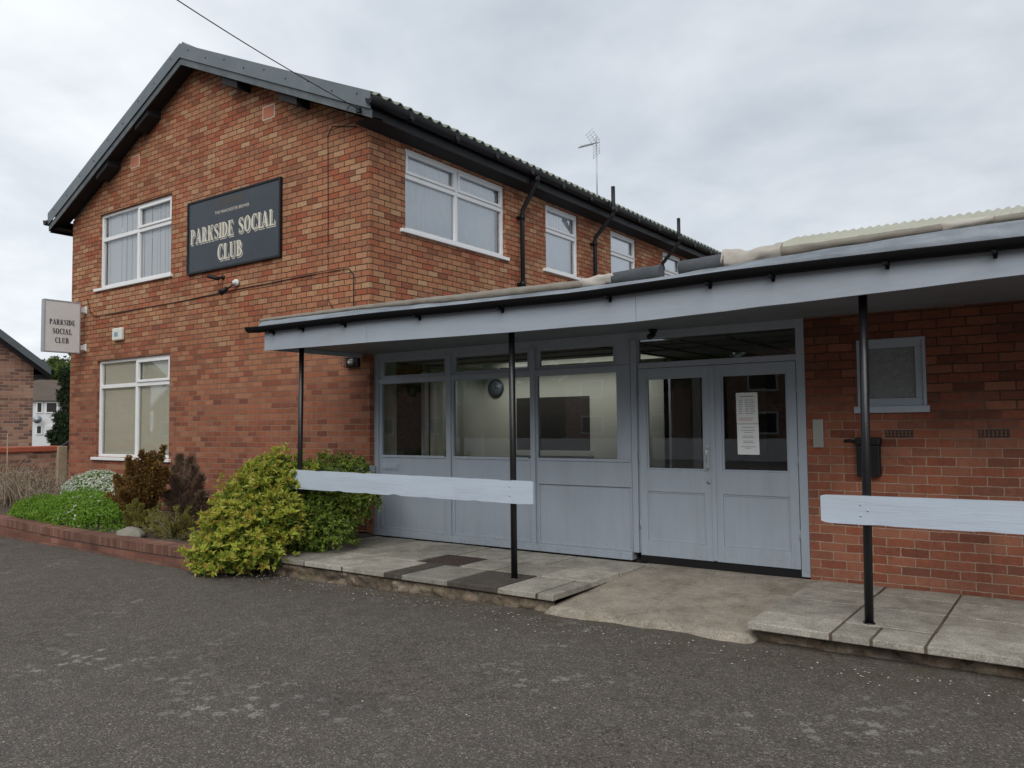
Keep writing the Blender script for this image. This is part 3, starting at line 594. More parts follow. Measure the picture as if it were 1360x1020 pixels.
# flashing between gutter and roll
rows = []; X = [-.27 + i * .06 for i in range(188)]
for k in range(7):
    kk = k / 6; rows.append([(x, FYc - .015 + .05 * kk + .012 * noise.noise(Vector((x * 5, kk * 3, 1))) * (1 if 0 < k < 6 else 0) - (.012 if k == 3 else 0), GT(x) - .02 + (RB(x) + .015 - GT(x) + .02) * kk + .006 * noise.noise(Vector((x * 4, kk, 7)))) for x in X])
MB().grid(rows).build('flashing', M['lead'], can, fix=False)
def roll(x0, x1, mname, crumple=.006, seed=0, lift=0, fat=1.0):
    n = max(4, int((x1 - x0) / .035)); K = 14; rows = []
    for i in range(n + 1):
        x = x0 + (x1 - x0) * i / n; zb, zt = RB(x), RT(x) + lift; cz = (zb + zt) / 2; rz = (zt - zb) / 2 * fat; row = []
        for k in range(K + 1):
            th = R(-120 + 300 * k / K); ct, st_ = math.cos(th), math.sin(th)
            d = 1 + crumple * 16 * noise.noise(Vector((x * 9, ct * 1.7 + seed, st_ * 1.7))) + crumple * 11 * (abs(noise.noise(Vector((x * 17 + st_ * 3, ct * 3 + seed, st_ * 5)))) - .2)
            row.append((x, FYc + .095 - ct * .06 * d, cz + st_ * rz * d))
        rows.append(row)
    mb = MB(); mb.grid(rows)
    for r_ in (rows[0], rows[-1]): mb.add(r_, [tuple(range(len(r_)))])
    return mb.build('felt_roll', M[mname], can, fix=False)
roll(-.30, 4.25, 'felt', .007, 1); roll(4.235, 4.57, 'feltlight', .03, 2, .012, 1.1); roll(4.55, 5.0, 'feltdark', .006, 3, .01, 1.25); roll(5.17, 5.56, 'feltdark', .006, 4, .012, 1.2)
roll(5.54, 6.01, 'feltlight', .035, 5, .014, 1.25); roll(6.0, 7.11, 'felt', .010, 6); roll(7.10, 7.41, 'feltlight', .03, 7, .012, 1.1); roll(7.40, 11, 'felt', .009, 8)
rows = [[(4.99 + .2 * i / 12, FYc - .0 + .16 * k / 5, 2.70 + .03 * k / 5 + .018 * noise.noise(Vector((i * .9, k * .8, 3)))) for i in range(13)] for k in range(6)]
MB().grid(rows).build('foil_patch', M['foil'], can, fix=False)
mb = MB(); per = .152; x0, x1 = 5.53, 11.0; n = int((x1 - x0) / per * 8)
a = [(x0 + (x1 - x0) * i / n, FYc + .19, 2.80 + .010 * math.cos(2 * math.pi * (x0 + (x1 - x0) * i / n) / per * 2)) for i in range(n + 1)]
c_ = [(x0 + (x1 - x0) * i / n, .6, 3.40 + .012 * math.cos(2 * math.pi * (x0 + (x1 - x0) * i / n) / per * 2)) for i in range(n + 1)]
mb.grid([a, c_], False); cr = mb.build('corrugated_sheet', M['corr'], can, solid=.008, fix=False)
mb = MB(); mb.quad((x0, .6, 2.7), (11, .6, 2.7), (11, .6, 3.37), (x0, .6, 3.37)); mb.quad((x0, FYc + .2, 2.72), (x0, .6, 2.72), (x0, .6, 3.38), (x0, FYc + .2, 2.80)); mb.build('roof_upstand', M['soffit'], can, fix=False)
# posts
for x, lean, r_ in ((.232, .045, .030), (3.364, -.005, .031), (6.522, .03, .031)):
    mb = MB(); mb.tube([(x, -1.39, .04), (x + lean * .5, -1.39, 1.25), (x + lean, -1.39, 2.51)], r_, 14); p = mb.build('post', M['blackpost'], can)
    mb = MB(); mb.tube([(x, -1.39, .046), (x, -1.39, .056)], r_ + .012, 14); mb.cut().tube([(x + lean, -1.39, 2.47), (x + lean, -1.39, 2.50)], r_ + .02, 14); mb.build('collar', M['blackpost'], p)
# rail boards
def board(x0, x1, zt0, zt1, zb0, zb1, seed, y0=-1.445, ragged=.012):
    n = int((x1 - x0) / .035); top_, bot = [], []
    for i in range(n + 1):
        k = i / n; x = x0 + (x1 - x0) * k
        nt = min(0, noise.noise(Vector((x * 4.1, seed, 0))) + .12) * ragged * 1.6; nb = max(0, noise.noise(Vector((x * 4.6, seed + 5, 0))) - .12) * ragged * 2.2
        e = .008 if i in (0, n) else 0
        top_.append((x, zt0 + (zt1 - zt0) * k + nt - e)); bot.append((x, zb0 + (zb1 - zb0) * k + nb + e))
    mb = MB(); f = y0; bk = y0 + .024
    mb.grid([[(x, f, z) for x, z in bot], [(x, f, z) for x, z in top_]], False); mb.grid([[(x, bk, z) for x, z in top_], [(x, bk, z) for x, z in bot]], False)
    mb.grid([[(x, f, z) for x, z in top_], [(x, bk, z) for x, z in top_]], False); mb.grid([[(x, bk, z) for x, z in bot], [(x, f, z) for x, z in bot]], False)
    for i in (0, n): mb.quad((bot[i][0], f, bot[i][1]), (top_[i][0], f, top_[i][1]), (top_[i][0], bk, top_[i][1]), (bot[i][0], bk, bot[i][1]))
    return mb
b1 = board(.145, 3.625, 1.012, .985, .79, .765, 2).build('rail_board', M['greylight'], can); b1['label'] = 'pale grey rail board with ragged edge nailed across the two left posts'
b2 = board(6.22, 11, .972, 1.0, .765, .76, 31, ragged=.006).build('rail_board', M['greylight'], can); b2['label'] = 'pale grey rail board on the right hand post'
mb = MB(); mb.box(.02, .045, -1.36, .06, .80, .99); b3 = mb.build('rail_board', M['grey'], can, bevel=.004)
for bo, pts in ((b1, [(.24, .93), (.24, .85), (3.36, .93), (3.36, .84)]), (b2, [(6.5, .91), (6.5, .83), (6.55, .87)])):
    mb = MB()
    for x, z in pts: mb.cut().tube([(x, -1.449, z), (x, -1.445, z)], .008, 8)
    mb.build('screw_head', M['greylight'], bo)

# ------------------------------------------------------------------ paving
pav = root('pavement', None, None, (2, -1, -.09)); pav['kind'] = 'structure'
def slab(x0, x1, y0, y1, z=.05, m='paving'):
    g_ = .010; mb = MB(); t0 = random.uniform(-.004, .004); t1 = random.uniform(-.004, .004)
    jit = lambda: random.uniform(-.003, .003)
    x0 += g_ + jit(); x1 -= g_ + jit(); y0 += g_ + jit(); y1 -= g_ + jit()
    zt = [z + t0, z + t1, z + t1 + jit() * .6, z + t0 + jit() * .6]; B = z - .052
    mb.add([(x0, y0, B), (x1, y0, B), (x1, y1, B), (x0, y1, B), (x0, y0, zt[0]), (x1, y0, zt[1]), (x1, y1, zt[2]), (x0, y1, zt[3])], [(0, 3, 2, 1), (4, 5, 6, 7), (0, 1, 5, 4), (1, 2, 6, 5), (2, 3, 7, 6), (3, 0, 4, 7)])
    return mb.build('paving_slab', M[m], pav, bevel=.007)
mb = MB(); mb.box(-.4, 4.07, -1.825, .05, .0, .043); mb.cut().box(5.79, 10.5, -1.825, .08, .0, .043); mb.build('joint_bed', M['soil'], pav)
ys = [-1.84, -1.16, -.60, .055]
xs = [4.09, 3.50, 2.93, 2.48, 1.89, 1.29, .70, .11, -.45]
dark = {(1, 0), (2, 1)}
front_x = [4.09, 3.91, 3.48, 2.90, 2.30, 2.07, 1.45, .85, .20, -.25]
for r_ in range(3):
    X = front_x if r_ == 0 else (xs if r_ == 1 else [4.09, 3.2, 2.6, 2.0, 1.4, .8, .2, -.3])
    for i in range(len(X) - 1):
        if r_ == 1 and i == 3: continue
        slab(X[i + 1], X[i], ys[r_], ys[r_ + 1], m='pavingdark' if (r_, i) in ((0, 2), (0, 4)) else 'paving')
xr = [5.76, 6.36, 6.95, 7.55, 8.15, 8.75, 9.35, 9.95, 10.55]
for r_, (a, b_) in enumerate(((-1.84, -1.45), (-1.45, -.83), (-.83, -.30), (-.30, .085))):
    for i in range(len(xr) - 1):
        if r_ == 0 and i == 1: slab(6.36, 6.62, a, b_); slab(6.62, 6.95, a, b_); continue
        x0_ = xr[i]
        if i == 0: x0_ = 5.765 - .0 * r_
        slab(x0_, xr[i + 1], a, b_)
def rubble(x0, x1, y, seed):
    mb = MB(); n = int((x1 - x0) / .02); K = 9; rows = []
    for k in range(K + 1):
        row = []
        for i in range(n + 1):
            x = x0 + (x1 - x0) * i / n; z = -.004 - .20 * k / K; p = Vector((x * 5.5 + .5 * noise.noise(Vector((x * 4, z * 9, seed))), z * 9 + seed, 0)); d = noise.voronoi(p)[0]
            e = min(1, (d[1] - d[0]) * 2.2) ** .5
            yy = y + .055 - .075 * e * (.45 + .75 * noise.noise(Vector((math.floor(x * 4), seed, k * .3)))) + .018 * noise.noise(Vector((x * 30, z * 40, seed))) + .06 * (1 if k == 0 else 0)
            row.append((x, min(yy, y + .09), z))
        rows.append(row)
    return mb.grid(rows)
rubble(.0, 4.06, -1.83, 3).build('rubble_edge', M['rubble'], pav, fix=False); rubble(5.80, 10.5, -1.745, 8).build('rubble_edge', M['rubble'], pav, fix=False)
random.seed(11)
# concrete ramp
rows = []
for i in range(25):
    ky = i / 24; row = []
    for j in range(33):
        kx = j / 32; x = 3.985 + 1.85 * kx; yf = -1.90 + .06 * noise.noise(Vector((x * 2.2, 0, 2))) + .03 * noise.noise(Vector((x * 8, 0, 4)))
        y = yf + (.10 - yf) * ky
        z = -.055 + .098 * ky ** .8 + (.006 * noise.noise(Vector((x * 3, y * 3, 0))) - .004) * (1 if ky < .9 else .3)
        if ky < .001 or j in (0, 32): z = -.14
        row.append((x, y if i > 0 else yf - .012, z))
    rows.append(row)
o = MB().grid(rows).build('entrance_ramp', M['ramp'], fix=False); tag(o, kind='structure')
mb = MB(); mb.box(1.90, 2.47, -1.15, -.61, .02, .047); dc = mb.build('drain_cover', M['drain'], bevel=.004); tag(dc, 'dark rusty metal drain cover set among the paving slabs', 'drain cover')
mb = MB()
for i in range(9):
    for j in range(9): mb.box(1.925 + i * .059, 1.965 + i * .059, -1.13 + j * .057, -1.105 + j * .057, .047, .051)
mb.build('tread_pattern', M['drain'], dc)

# ------------------------------------------------------------------ lettering (own slab-serif glyphs)
def arc(cx, cy, rx, ry, a0, a1, n=14): return [(cx + rx * math.cos(R(a0 + (a1 - a0) * i / n)), cy + ry * math.sin(R(a0 + (a1 - a0) * i / n))) for i in range(n + 1)]
def ring(cx, cy, ox, oy, ix, iy, a0, a1, n=18):
    A, B = arc(cx, cy, ox, oy, a0, a1, n), arc(cx, cy, ix, iy, a0, a1, n)
    return [[A[i], A[i + 1], B[i + 1], B[i]] for i in range(n)]
def rc(a, b_, c_, e): return [(a, c_), (b_, c_), (b_, e), (a, e)]
def brush(pts, ws):
    out = []; L = []; Rr = []
    for i, p in enumerate(pts):
        q0, q1 = pts[max(i - 1, 0)], pts[min(i + 1, len(pts) - 1)]; d = Vector((q1[0] - q0[0], q1[1] - q0[1])).normalized(); n_ = Vector((-d.y, d.x)) * ws[i] / 2
        L.append((p[0] + n_.x, p[1] + n_.y)); Rr.append((p[0] - n_.x, p[1] - n_.y))
    return [[L[i], L[i + 1], Rr[i + 1], Rr[i]] for i in range(len(pts) - 1)]
T_, t_, s_ = .19, .075, .075
def stem(x): return [rc(x, x + T_, 0, 1), rc(x - .06, x + T_ + .06, 0, s_), rc(x - .06, x + T_ + .06, 1 - s_, 1)]
def glyph(c):
    if c == 'I': return stem(.06), .31
    if c == 'P': return stem(.06) + ring(.26, .735, .33, .265, .14, .19, -90, 90) + [rc(.2, .27, 1 - t_, 1), rc(.2, .27, .47, .47 + t_)], .62
    if c == 'R': return stem(.06) + ring(.26, .745, .31, .255, .13, .18, -90, 90) + [rc(.2, .27, 1 - t_, 1), rc(.2, .27, .49, .49 + t_)] + [[(.28, .52), (.44, .52), (.60, .0), (.40, .0)], rc(.38, .70, 0, s_)], .72
    if c == 'B': return stem(.06) + ring(.26, .755, .29, .245, .12, .175, -90, 90) + ring(.26, .265, .36, .265, .17, .19, -90, 90) + [rc(.2, .27, 1 - t_, 1), rc(.2, .27, .47, .53), rc(.2, .27, 0, t_)], .66
    if c == 'D': return stem(.06) + ring(.25, .5, .42, .5, .22, .42, -90, 90) + [rc(.2, .26, 1 - t_, 1), rc(.2, .26, 0, t_)], .71
    if c == 'E': return stem(.06) + [rc(.2, .58, 1 - t_, 1), rc(.2, .60, 0, t_), rc(.2, .42, .47, .53), [(.52, 1), (.58, 1), (.58, .72), (.55, .72)], [(.53, 0), (.60, 0), (.60, .3), (.57, .3)], rc(.38, .43, .36, .64)], .64
    if c == 'L': return stem(.06) + [rc(.2, .60, 0, t_), [(.52, 0), (.60, 0), (.60, .34), (.56, .34)]], .63
    if c == 'K': return stem(.06) + [[(.2, .38), (.28, .38), (.60, .96), (.52, .96)], [(.30, .52), (.40, .66), (.68, .0), (.47, .0)], rc(.42, .74, 0, s_), rc(.44, .70, 1 - s_, 1)], .76
    if c == 'A': return [[(.33, 1), (.42, 1), (.16, 0), (.09, 0)], [(.31, 1), (.46, 1), (.72, 0), (.51, 0)], rc(.2, .56, .27, .34), rc(.0, .26, 0, s_), rc(.44, .80, 0, s_)], .79
    if c == 'O': return ring(.36, .5, .36, .52, .16, .44, 0, 360, 30), .74
    if c == 'C': return ring(.36, .5, .36, .52, .16, .44, 52, 308, 26) + [rc(.55, .60, .68, 1.0), rc(.55, .60, .0, .32)], .66
    if c == 'U': return [rc(.06, .06 + T_, .3, 1), rc(.0, .31, 1 - s_, 1), rc(.53, .60, .3, 1), rc(.46, .68, 1 - s_, 1)] + ring(.33, .31, .27, .33, .09, .25, 180, 270) + ring(.33, .31, .27, .33, .20, .25, 270, 360), .72
    if c == 'S':
        p = arc(.30, .755, .21, .20, 25, 180, 10) + [(.13, .64), (.24, .545), (.36, .47), (.46, .37)] + arc(.29, .245, .20, .20, 15, -160, 12)
        n_ = len(p); w = [.07 + .13 * math.exp(-((i / (n_ - 1) - .5) / .16) ** 2) for i in range(n_)]
        return brush(p, w) + [rc(.47, .52, .70, 1.0), rc(.07, .12, .0, .32)], .60
    return [], .34
def write(mb, text, uc, v, h, w, sx=1.0, gap=.05, depth=.001):
    gl = [glyph(ch) for ch in text]; tot = sum(a for _, a in gl) + gap * (len(text) - 1); u = uc - tot * h * sx / 2; k = 0
    for polys, adv in gl:
        for p in polys:
            mb.quad(*[(u + a * h * sx, w - depth * .0 - .00004 * (k % 9), v + b_ * h) for a, b_ in p]); k += 1
        u += (adv + gap) * h * sx
def textmesh(txt, size, T, uc, v, w, name, m, parent, sx=1):
    cu_ = bpy.data.curves.new('t', 'FONT'); cu_.body = txt; cu_.size = size; cu_.align_x = 'CENTER'; ob = bpy.data.objects.new('t', cu_); COL.objects.link(ob)
    me = bpy.data.meshes.new_from_object(ob.evaluated_get(bpy.context.evaluated_depsgraph_get())); mb = MB(T)
    mb.add([(uc + q.co.x * sx, w, v + q.co.y) for q in me.vertices], [tuple(p.vertices) for p in me.polygons]); bpy.data.objects.remove(ob)
    return mb.build(name, m, parent, fix=False)

# wall sign
sg = root('wall_sign', 'large blue-black sign reading PARKSIDE SOCIAL CLUB high on the brick gable', 'sign', (-3.48, -.03, 3.32))
sx0, sx1, sz0, sz1 = -4.262, -1.84, 4.068, 5.290
mb = MB(); mb.box(sx0 + .03, sx1 - .03, -.035, -.002, sz0 + .03, sz1 - .03); mb.build('sign_board', M['signblack'], sg)
mb = MB(); k = .035; mb.box(sx0, sx1, -.05, -.001, sz0, sz0 + k); mb.box(sx0, sx1, -.05, -.001, sz1 - k, sz1); mb.box(sx0, sx0 + k, -.05, -.001, sz0 + k, sz1 - k); mb.box(sx1 - k, sx1, -.05, -.001, sz0 + k, sz1 - k); mb.build('frame', M['black'], sg, bevel=.004)
PC, SC = -3.585, -2.42
def shadowed(lines, parent):
    for nm, m, dx, dz, w in (('letter_shadow', 'letter', .022, -.026, -.0365), ('letter_gap', 'signblack', .012, -.014, -.0378), ('lettering', 'letter', 0, 0, -.0392)):
        mb = MB()
        for txt, uc, v, h, sx in lines: write(mb, txt, uc + dx, v + dz, h, w, sx)
        mb.build(nm, M[m], parent, fix=False)
shadowed([('PARKSIDE', PC, 4.57, .25, .85), ('SOCIAL', SC, 4.575, .25, .91), ('CLUB', -3.09, 4.215, .255, .90)], sg)
textmesh('THE MANCHESTER BREWER', .070, GAB, -3.05, 4.975, -.037, 'small_lettering', M['letter'], sg, 1.02)
mb = MB(); mb.box(-3.50, -3.36, -.0362, -.03, 5.06, 5.19); mb.box(-3.33, -2.72, -.0362, -.03, 5.09, 5.20); mb.build('faded_patch', M['brownstain'], sg)

# projecting sign
ps = root('projecting_sign', 'white projecting box sign reading PARKSIDE SOCIAL CLUB at the left corner', 'sign', (-7.66, -.45, 2.94))
XS = -7.62; y0, y1, z0, z1 = -.79, -.13, 2.955, 3.93
mb = MB(); mb.box(XS - .10, XS - .004, y0 + .004, y1 - .004, z0 + .004, z1 - .004); mb.build('face_panel', M['acrylic'], ps)
mb = MB(); k = .022; mb.box(XS - .105, XS + .004, y0, y1, z0, z0 + k); mb.box(XS - .105, XS + .004, y0, y1, z1 - k, z1); mb.box(XS - .105, XS + .004, y0, y0 + k, z0 + k, z1 - k); mb.box(XS - .105, XS + .004, y1 - k, y1, z0 + k, z1 - k); mb.build('case', M['alu'], ps, bevel=.003)
for z in (3.03, 3.75):
    mb = MB(); mb.box(XS - .09, XS - .02, y1, -.004, z, z + .09); mb.box(XS - .11, XS, -.02, -.002, z - .02, z + .12); mb.build('bracket', M['white'], ps, bevel=.003)
PST = lambda u, w, v: (XS - .002 - w, u, v)
mb = MB(PST)
for txt, v, h in (('PARKSIDE', 3.475, .095), ('SOCIAL', 3.30, .10), ('CLUB', 3.13, .10)): write(mb, txt, -.46, v, h, -.002 if False else -.0035, .86, .07)
mb.build('lettering', M['letterb'], ps, fix=False)

# alarm box, cctv, spotlight
mb = MB(); mb.box(-6.59, -6.26, -.07, -.002, 3.13, 3.36); al = mb.build('alarm_box', M['plastic'], bevel=.02); tag(al, 'small cream alarm box on the brickwork above the ground floor window', 'alarm box')
textmesh('ADT', .085, GAB, -6.44, 3.22, -.0712, 'lettering', painted('blue_print', (.05, .12, .35), .5), al) if False else None
mb = MB(); mb.box(-6.50, -6.38, -.0725, -.071, 3.20, 3.28); mb.build('label_patch', painted('faded_blue_print', (.20, .32, .45), .6), al)
c1 = root('security_camera', 'black security camera on a short arm under the wall sign', 'camera', (-3.28, -.1, 3.80), )
mb = MB(); mb.tube([(-3.30, -.02, 3.93), (-3.30, -.10, 3.91), (-3.38, -.16, 3.90)], .014, 8); mb.tube([(-3.30, -.03, 3.93), (-3.30, -.001, 3.93)], .035, 10); mb.build('arm', M['black'], c1)
mb = MB(); mb.tube([(-3.44, -.19, 3.94), (-3.27, -.11, 3.89)], .032, 12); mb.build('housing', M['black'], c1)
c2 = root('wall_light', 'white bulb holder with dark lamp head below the wall sign', 'lamp', (-3.0, -.1, 3.7))
mb = MB(); mb.tube([(-2.93, -.002, 3.80), (-2.93, -.05, 3.80)], .055, 14); mb.tube([(-2.93, -.05, 3.80), (-2.93, -.08, 3.79)], .035, 12); mb.build('bulb_holder', M['white'], c2)
mb = MB(); mb.tube([(-2.95, -.05, 3.78), (-3.05, -.12, 3.70)], .012, 8); mb.tube([(-3.05, -.10, 3.72), (-3.14, -.18, 3.64)], [.03, .055], 12); mb.build('lamp_head', M['black'], c2)
# cables
def cable(pts, r_, label, m='black', sub=6):
    out = []
    for a, b_ in zip(pts, pts[1:]):
        for i in range(sub):
            k = i / sub; p = Vector(a).lerp(Vector(b_), k); p.z += .012 * noise.noise(p * 2); out.append(tuple(p))
    out.append(pts[-1]); o = MB().tube(out, r_, 6).build('cable', M[m]); tag(o, label, 'cable'); return o
cable([(-.25, -.012, 5.70), (-.74, -.012, 5.82), (-.83, -.012, 5.70), (-.82, -.012, 4.2), (-.82, -.012, 3.32), (-.70, -.012, 3.16), (-.74, -.012, 3.0)], .0055, 'black cable dropping from the eaves down the gable brickwork')
cable([(-7.62, -.012, 4.02), (-7.50, -.012, 3.75), (-7.30, -.012, 3.64), (-4.25, -.012, 3.66), (-2.95, -.012, 3.70), (-.75, -.012, 3.72), (-.40, -.012, 3.72), (-.30, -.012, 3.62), (-.30, -.012, 2.9)], .007, 'long black cable running along the gable wall under the sign')
mb = MB(); mb.tube([(-.95, -.10, 2.80), (-.95, -.10, 3.08)], .022, 8); mb.tube([(-.95, -.10, 2.95), (-.95, -.002, 2.95)], .012, 6); o = mb.build('conduit_stub', M['black']); tag(o, 'short black conduit stub behind the left end of the canopy roof', 'conduit')
mb = MB(); a, b_ = Vector((.18, -.335, 5.72)), Vector((-1.95, -6.2, 6.0))
dpt = lambda px, py, D: CAMP + D * (fw + rt * (px - 680) / 1059.12 - up * (py - 510) / 1059.12)
b_ = dpt(90, -97, 7.0); pts = [a.lerp(b_, i / 20) - Vector((0, 0, .06 * math.sin(math.pi * i / 20))) for i in range(21)]
o = MB().tube([tuple(p) for p in pts], .006, 6).build('overhead_line', M['black']); tag(o, 'thin overhead line running from the roof corner up into the sky', 'cable')
mb = MB(); pts = [(-.0 + .1 * math.cos(R(a_)), VY - .03, 5.76 + .08 * math.sin(R(a_))) for a_ in range(0, 330, 30)]; mb.tube(pts, .006, 6); mb.box(.10, .17, VY - .05, VY - .012, 5.70, 5.76); o = mb.build('line_anchor', M['black']); tag(o, 'coiled cable end and anchor at the right end of the grey verge trim', 'bracket')

# intercom, key box
mb = MB(ENT); mb.box(5.775, 5.868, -.02, -.001, 1.275, 1.54); ic = mb.build('intercom', M['steel'], bevel=.004); tag(ic, 'narrow steel intercom plate on the brick beside the doors', 'intercom')
mb = MB(ENT); mb.tube([(5.822, -.022, 1.46), (5.822, -.028, 1.46)], .010, 10); mb.build('button', M['alu'], ic)
kb = root('key_safe', 'black weatherproof box on the brick behind the right hand post', 'box', (6.27, .04, 1.02))
mb = MB(ENT); mb.box(6.165, 6.36, -.085, -.001, 1.02, 1.30); mb.build('body', M['black'], kb, bevel=.012)
mb = MB(ENT); mb.box(6.155, 6.37, -.10, -.001, 1.30, 1.37); mb.build('lid', M['black'], kb, bevel=.015)
mb = MB(ENT); mb.tube([(6.05, -.01, 1.335), (6.10, -.02, 1.345), (6.155, -.03, 1.33)], .012, 8); mb.build('conduit', M['black'], kb)
# caged lamp under the canopy
cl_ = root('bulkhead_lamp', 'small caged lamp on the gable wall under the canopy left end', 'lamp', (-.30, -.1, 2.3))
mb = MB(); mb.box(-.42, -.18, -.05, -.002, 2.33, 2.47); mb.build('base', M['black'], cl_, bevel=.01)
mb = MB(); mb.tube([(-.30, -.05, 2.40), (-.30, -.10, 2.40)], [.05, .03], 12); mb.build('bulb', M['plastic'], cl_)
mb = MB()
for i in range(5): mb.tube([(-.42 + i * .06, -.05, 2.33), (-.41 + i * .056, -.13, 2.345), (-.41 + i * .056, -.13, 2.44), (-.42 + i * .06, -.05, 2.46)], .004, 5)
for z in (2.36, 2.42): mb.tube([(-.42, -.10, z), (-.18, -.10, z)], .004, 5)
mb.build('cage', M['black'], cl_)
dc = root('dome_camera', 'small dark camera hanging in the glass above the left door', 'camera', (4.25, -.1, 2.3))
mb = MB(); mb.tube([(4.22, -.05, 2.498), (4.22, -.05, 2.47)], .045, 12); mb.build('mount', M['black'], dc)
mb = MB(); mb.tube([(4.22, -.04, 2.45), (4.22, -.14, 2.41)], .03, 12); mb.build('housing', M['black'], dc)

# notice on right door
nt = root('door_notice', 'two white printed notices taped inside the right door pane', 'notice', (5.15, .1, 1.19))
for z0_, z1_, tl in ((1.505, 1.812, 0), (1.20, 1.50, .004)):
    mb = MB(); mb.add([(5.035 + tl, .1105, z0_), (5.252 + tl, .1105, z0_), (5.248 + tl, .1105, z1_), (5.032 + tl, .1105, z1_)], [(0, 1, 2, 3)]); mb.build('sheet', M['paper'], nt, fix=False)
ink = painted('printed_ink', (.16, .18, .22), .8); inkr = painted('red_ink', (.45, .2, .2), .8)
lines = [('OPENING TIMES', 1.775, ink)] + [('%s   %s' % (d, h_), 1.735 - i * .026, ink) for i, (d, h_) in enumerate((('MON', '7PM - 11PM'), ('TUE', '7PM - 11PM'), ('WED', '7PM - 11PM'), ('THU', '7PM - 11PM'), ('FRI', '7PM - 12PM'), ('SAT', '12PM - 12PM'), ('SUN', '12PM - 11PM')))]
mb = MB()
random.seed(5)
def rowmarks(z, u0, u1, h):
    u = u0
    while u < u1:
        w_ = random.uniform(.008, .022); mb.box(u, min(u + w_, u1), .1088, .1095, z, z + h); u += w_ + .004
rowmarks(1.770, 5.07, 5.215, .008)
for i in range(7):
    z = 1.735 - i * .022; rowmarks(z, 5.06, 5.095, .006); rowmarks(z, 5.125, 5.16, .006); rowmarks(z, 5.17, 5.21 + .01 * (i % 2), .006)
for z, a, b__ in ((1.465, 5.09, 5.21), (1.435, 5.075, 5.22), (1.415, 5.11, 5.19), (1.380, 5.10, 5.20), (1.365, 5.09, 5.205), (1.33, 5.10, 5.19), (1.315, 5.095, 5.205), (1.275, 5.07, 5.22), (1.26, 5.12, 5.17)): rowmarks(z, a, b__, .005)
mb.build('printed_lines', ink, nt)
mb = MB()
for z in (1.560, 1.548, 1.536): rowmarks(z, 5.06, 5.20, .004)
mb.build('red_lines', inkr, nt)
# clock
ck_ = root('wall_clock', 'round blue-rimmed wall clock seen through the middle entrance pane', 'clock', (.28, 2.45, 1.95))
mb = MB(); mb.tube([(.28, 2.497, 2.10), (.28, 2.475, 2.10)], .15, 28); mb.build('rim', painted('blue_rim', (.03, .04, .055), .4), ck_)
mb = MB(); mb.tube([(.28, 2.475, 2.10), (.28, 2.471, 2.10)], .12, 28); mb.build('dial', painted('dial_blue', (.10, .14, .165), .4), ck_)
mb = MB(); mb.box(.276, .284, 2.466, 2.470, 2.10, 2.19); mb.box(.28, .35, 2.466, 2.470, 2.096, 2.104); mb.build('hands', M['letterb'], ck_)
cu_ = MB(); rows = [[(.10 + .03 * math.sin(i * .9), 1.12 + i * .03, z) for i in range(22)] for z in (.3, 1.3, 2.35)]
o = cu_.grid(rows).build('curtain', M['blindcream'], solid=.004, fix=False); tag(o, 'pale hanging curtain seen through the first entrance pane', 'curtain')

# aerial
ae = root('tv_aerial', 'thin television aerial on a tall mast above the roof ridge', 'aerial', (-4.12, 13.75, 7.86))
mb = MB(); mb.tube([(-4.12, 13.75, 7.86), (-4.12, 13.75, 10.42)], .022, 8); mb.build('mast', M['alu'], ae)
mb = MB(); ax = Vector((-.62, -.78, -.32)).normalized(); O_ = Vector((-4.12, 13.75, 10.25)); pr = Vector((.78, -.62, 0))
mb.tube([tuple(O_ - ax * .1), tuple(O_ + ax * .62)], .018, 6)
for i in range(12):
    c0 = O_ + ax * (.08 + i * .045); mb.tube([tuple(c0 - pr * .13), tuple(c0 + pr * .13)], .009, 5)
upv = ax.cross(pr).normalized()
for s in (-1, 1):
    e1 = O_; 
    for k in range(5):
        c0 = O_ + upv * s * (.04 + k * .085) + ax * (k * .03); mb.tube([tuple(c0 - pr * .27), tuple(c0 + pr * .27)], .006, 5)
    for q in (-.26, 0, .26): mb.tube([tuple(O_ + pr * q), tuple(O_ + upv * s * .40 + ax * .13 + pr * q)], .006, 5)
mb.build('antenna', M['alu'], ae)

# ------------------------------------------------------------------ planter
pl = root('planter_wall', 'low curved brick planter wall with header coping in front of the gable', 'wall', (-3, -2.2, -.12))
XP = [-9.5 + i * (9.62 / 60) for i in range(61)]
py = lambda x: -2.26 + .03 * math.sin(x * 1.1) + (.10 * max(0, (-x - 4.2)) ** 1.3 * .3) + (max(0, x + .35) ** 2 * 1.2)
pz = lambda x: .125 + max(0, -x - 3.5) * .022
rows = [[(x, py(x), -.12) for x in XP], [(x, py(x), pz(x) - .115) for x in XP]]
MB().grid(rows, False).build('brick_course', M['brick_planter'], pl, fix=False)
F = [(x, py(x) - .012, pz(x) - .11) for x in XP]; G = [(x, py(x) - .014, pz(x)) for x in XP]; H_ = [(x, py(x) + .21, pz(x) + .004) for x in XP]; I_ = [(x, py(x) + .21, pz(x) - .25) for x in XP]
mb = MB(); mb.grid([F, G], False); mb.grid([G, H_], False); mb.grid([H_, I_], False); mb.grid([[(x, py(x) + .01, pz(x) - .112) for x in XP], F], False); mb.build('coping', M['brick_header'], pl, fix=False)
rows = [[(x, y, .085 + .05 * noise.noise(Vector((x * 1.3, y * 1.3, 0))) + (max(0, -x - 3.5) * .02) - (.10 if x > .05 else 0)) for x in [-10 + i * .2 for i in range(52)]] for y in [-2.12 + j * .2 for j in range(16)]]
rows = [[(x, min(y, .0) if x > XL else y, z) for x, y, z in r_] for r_ in rows]
o = MB().grid(rows).build('soil', M['soil'], fix=False); tag(o, kind='structure')

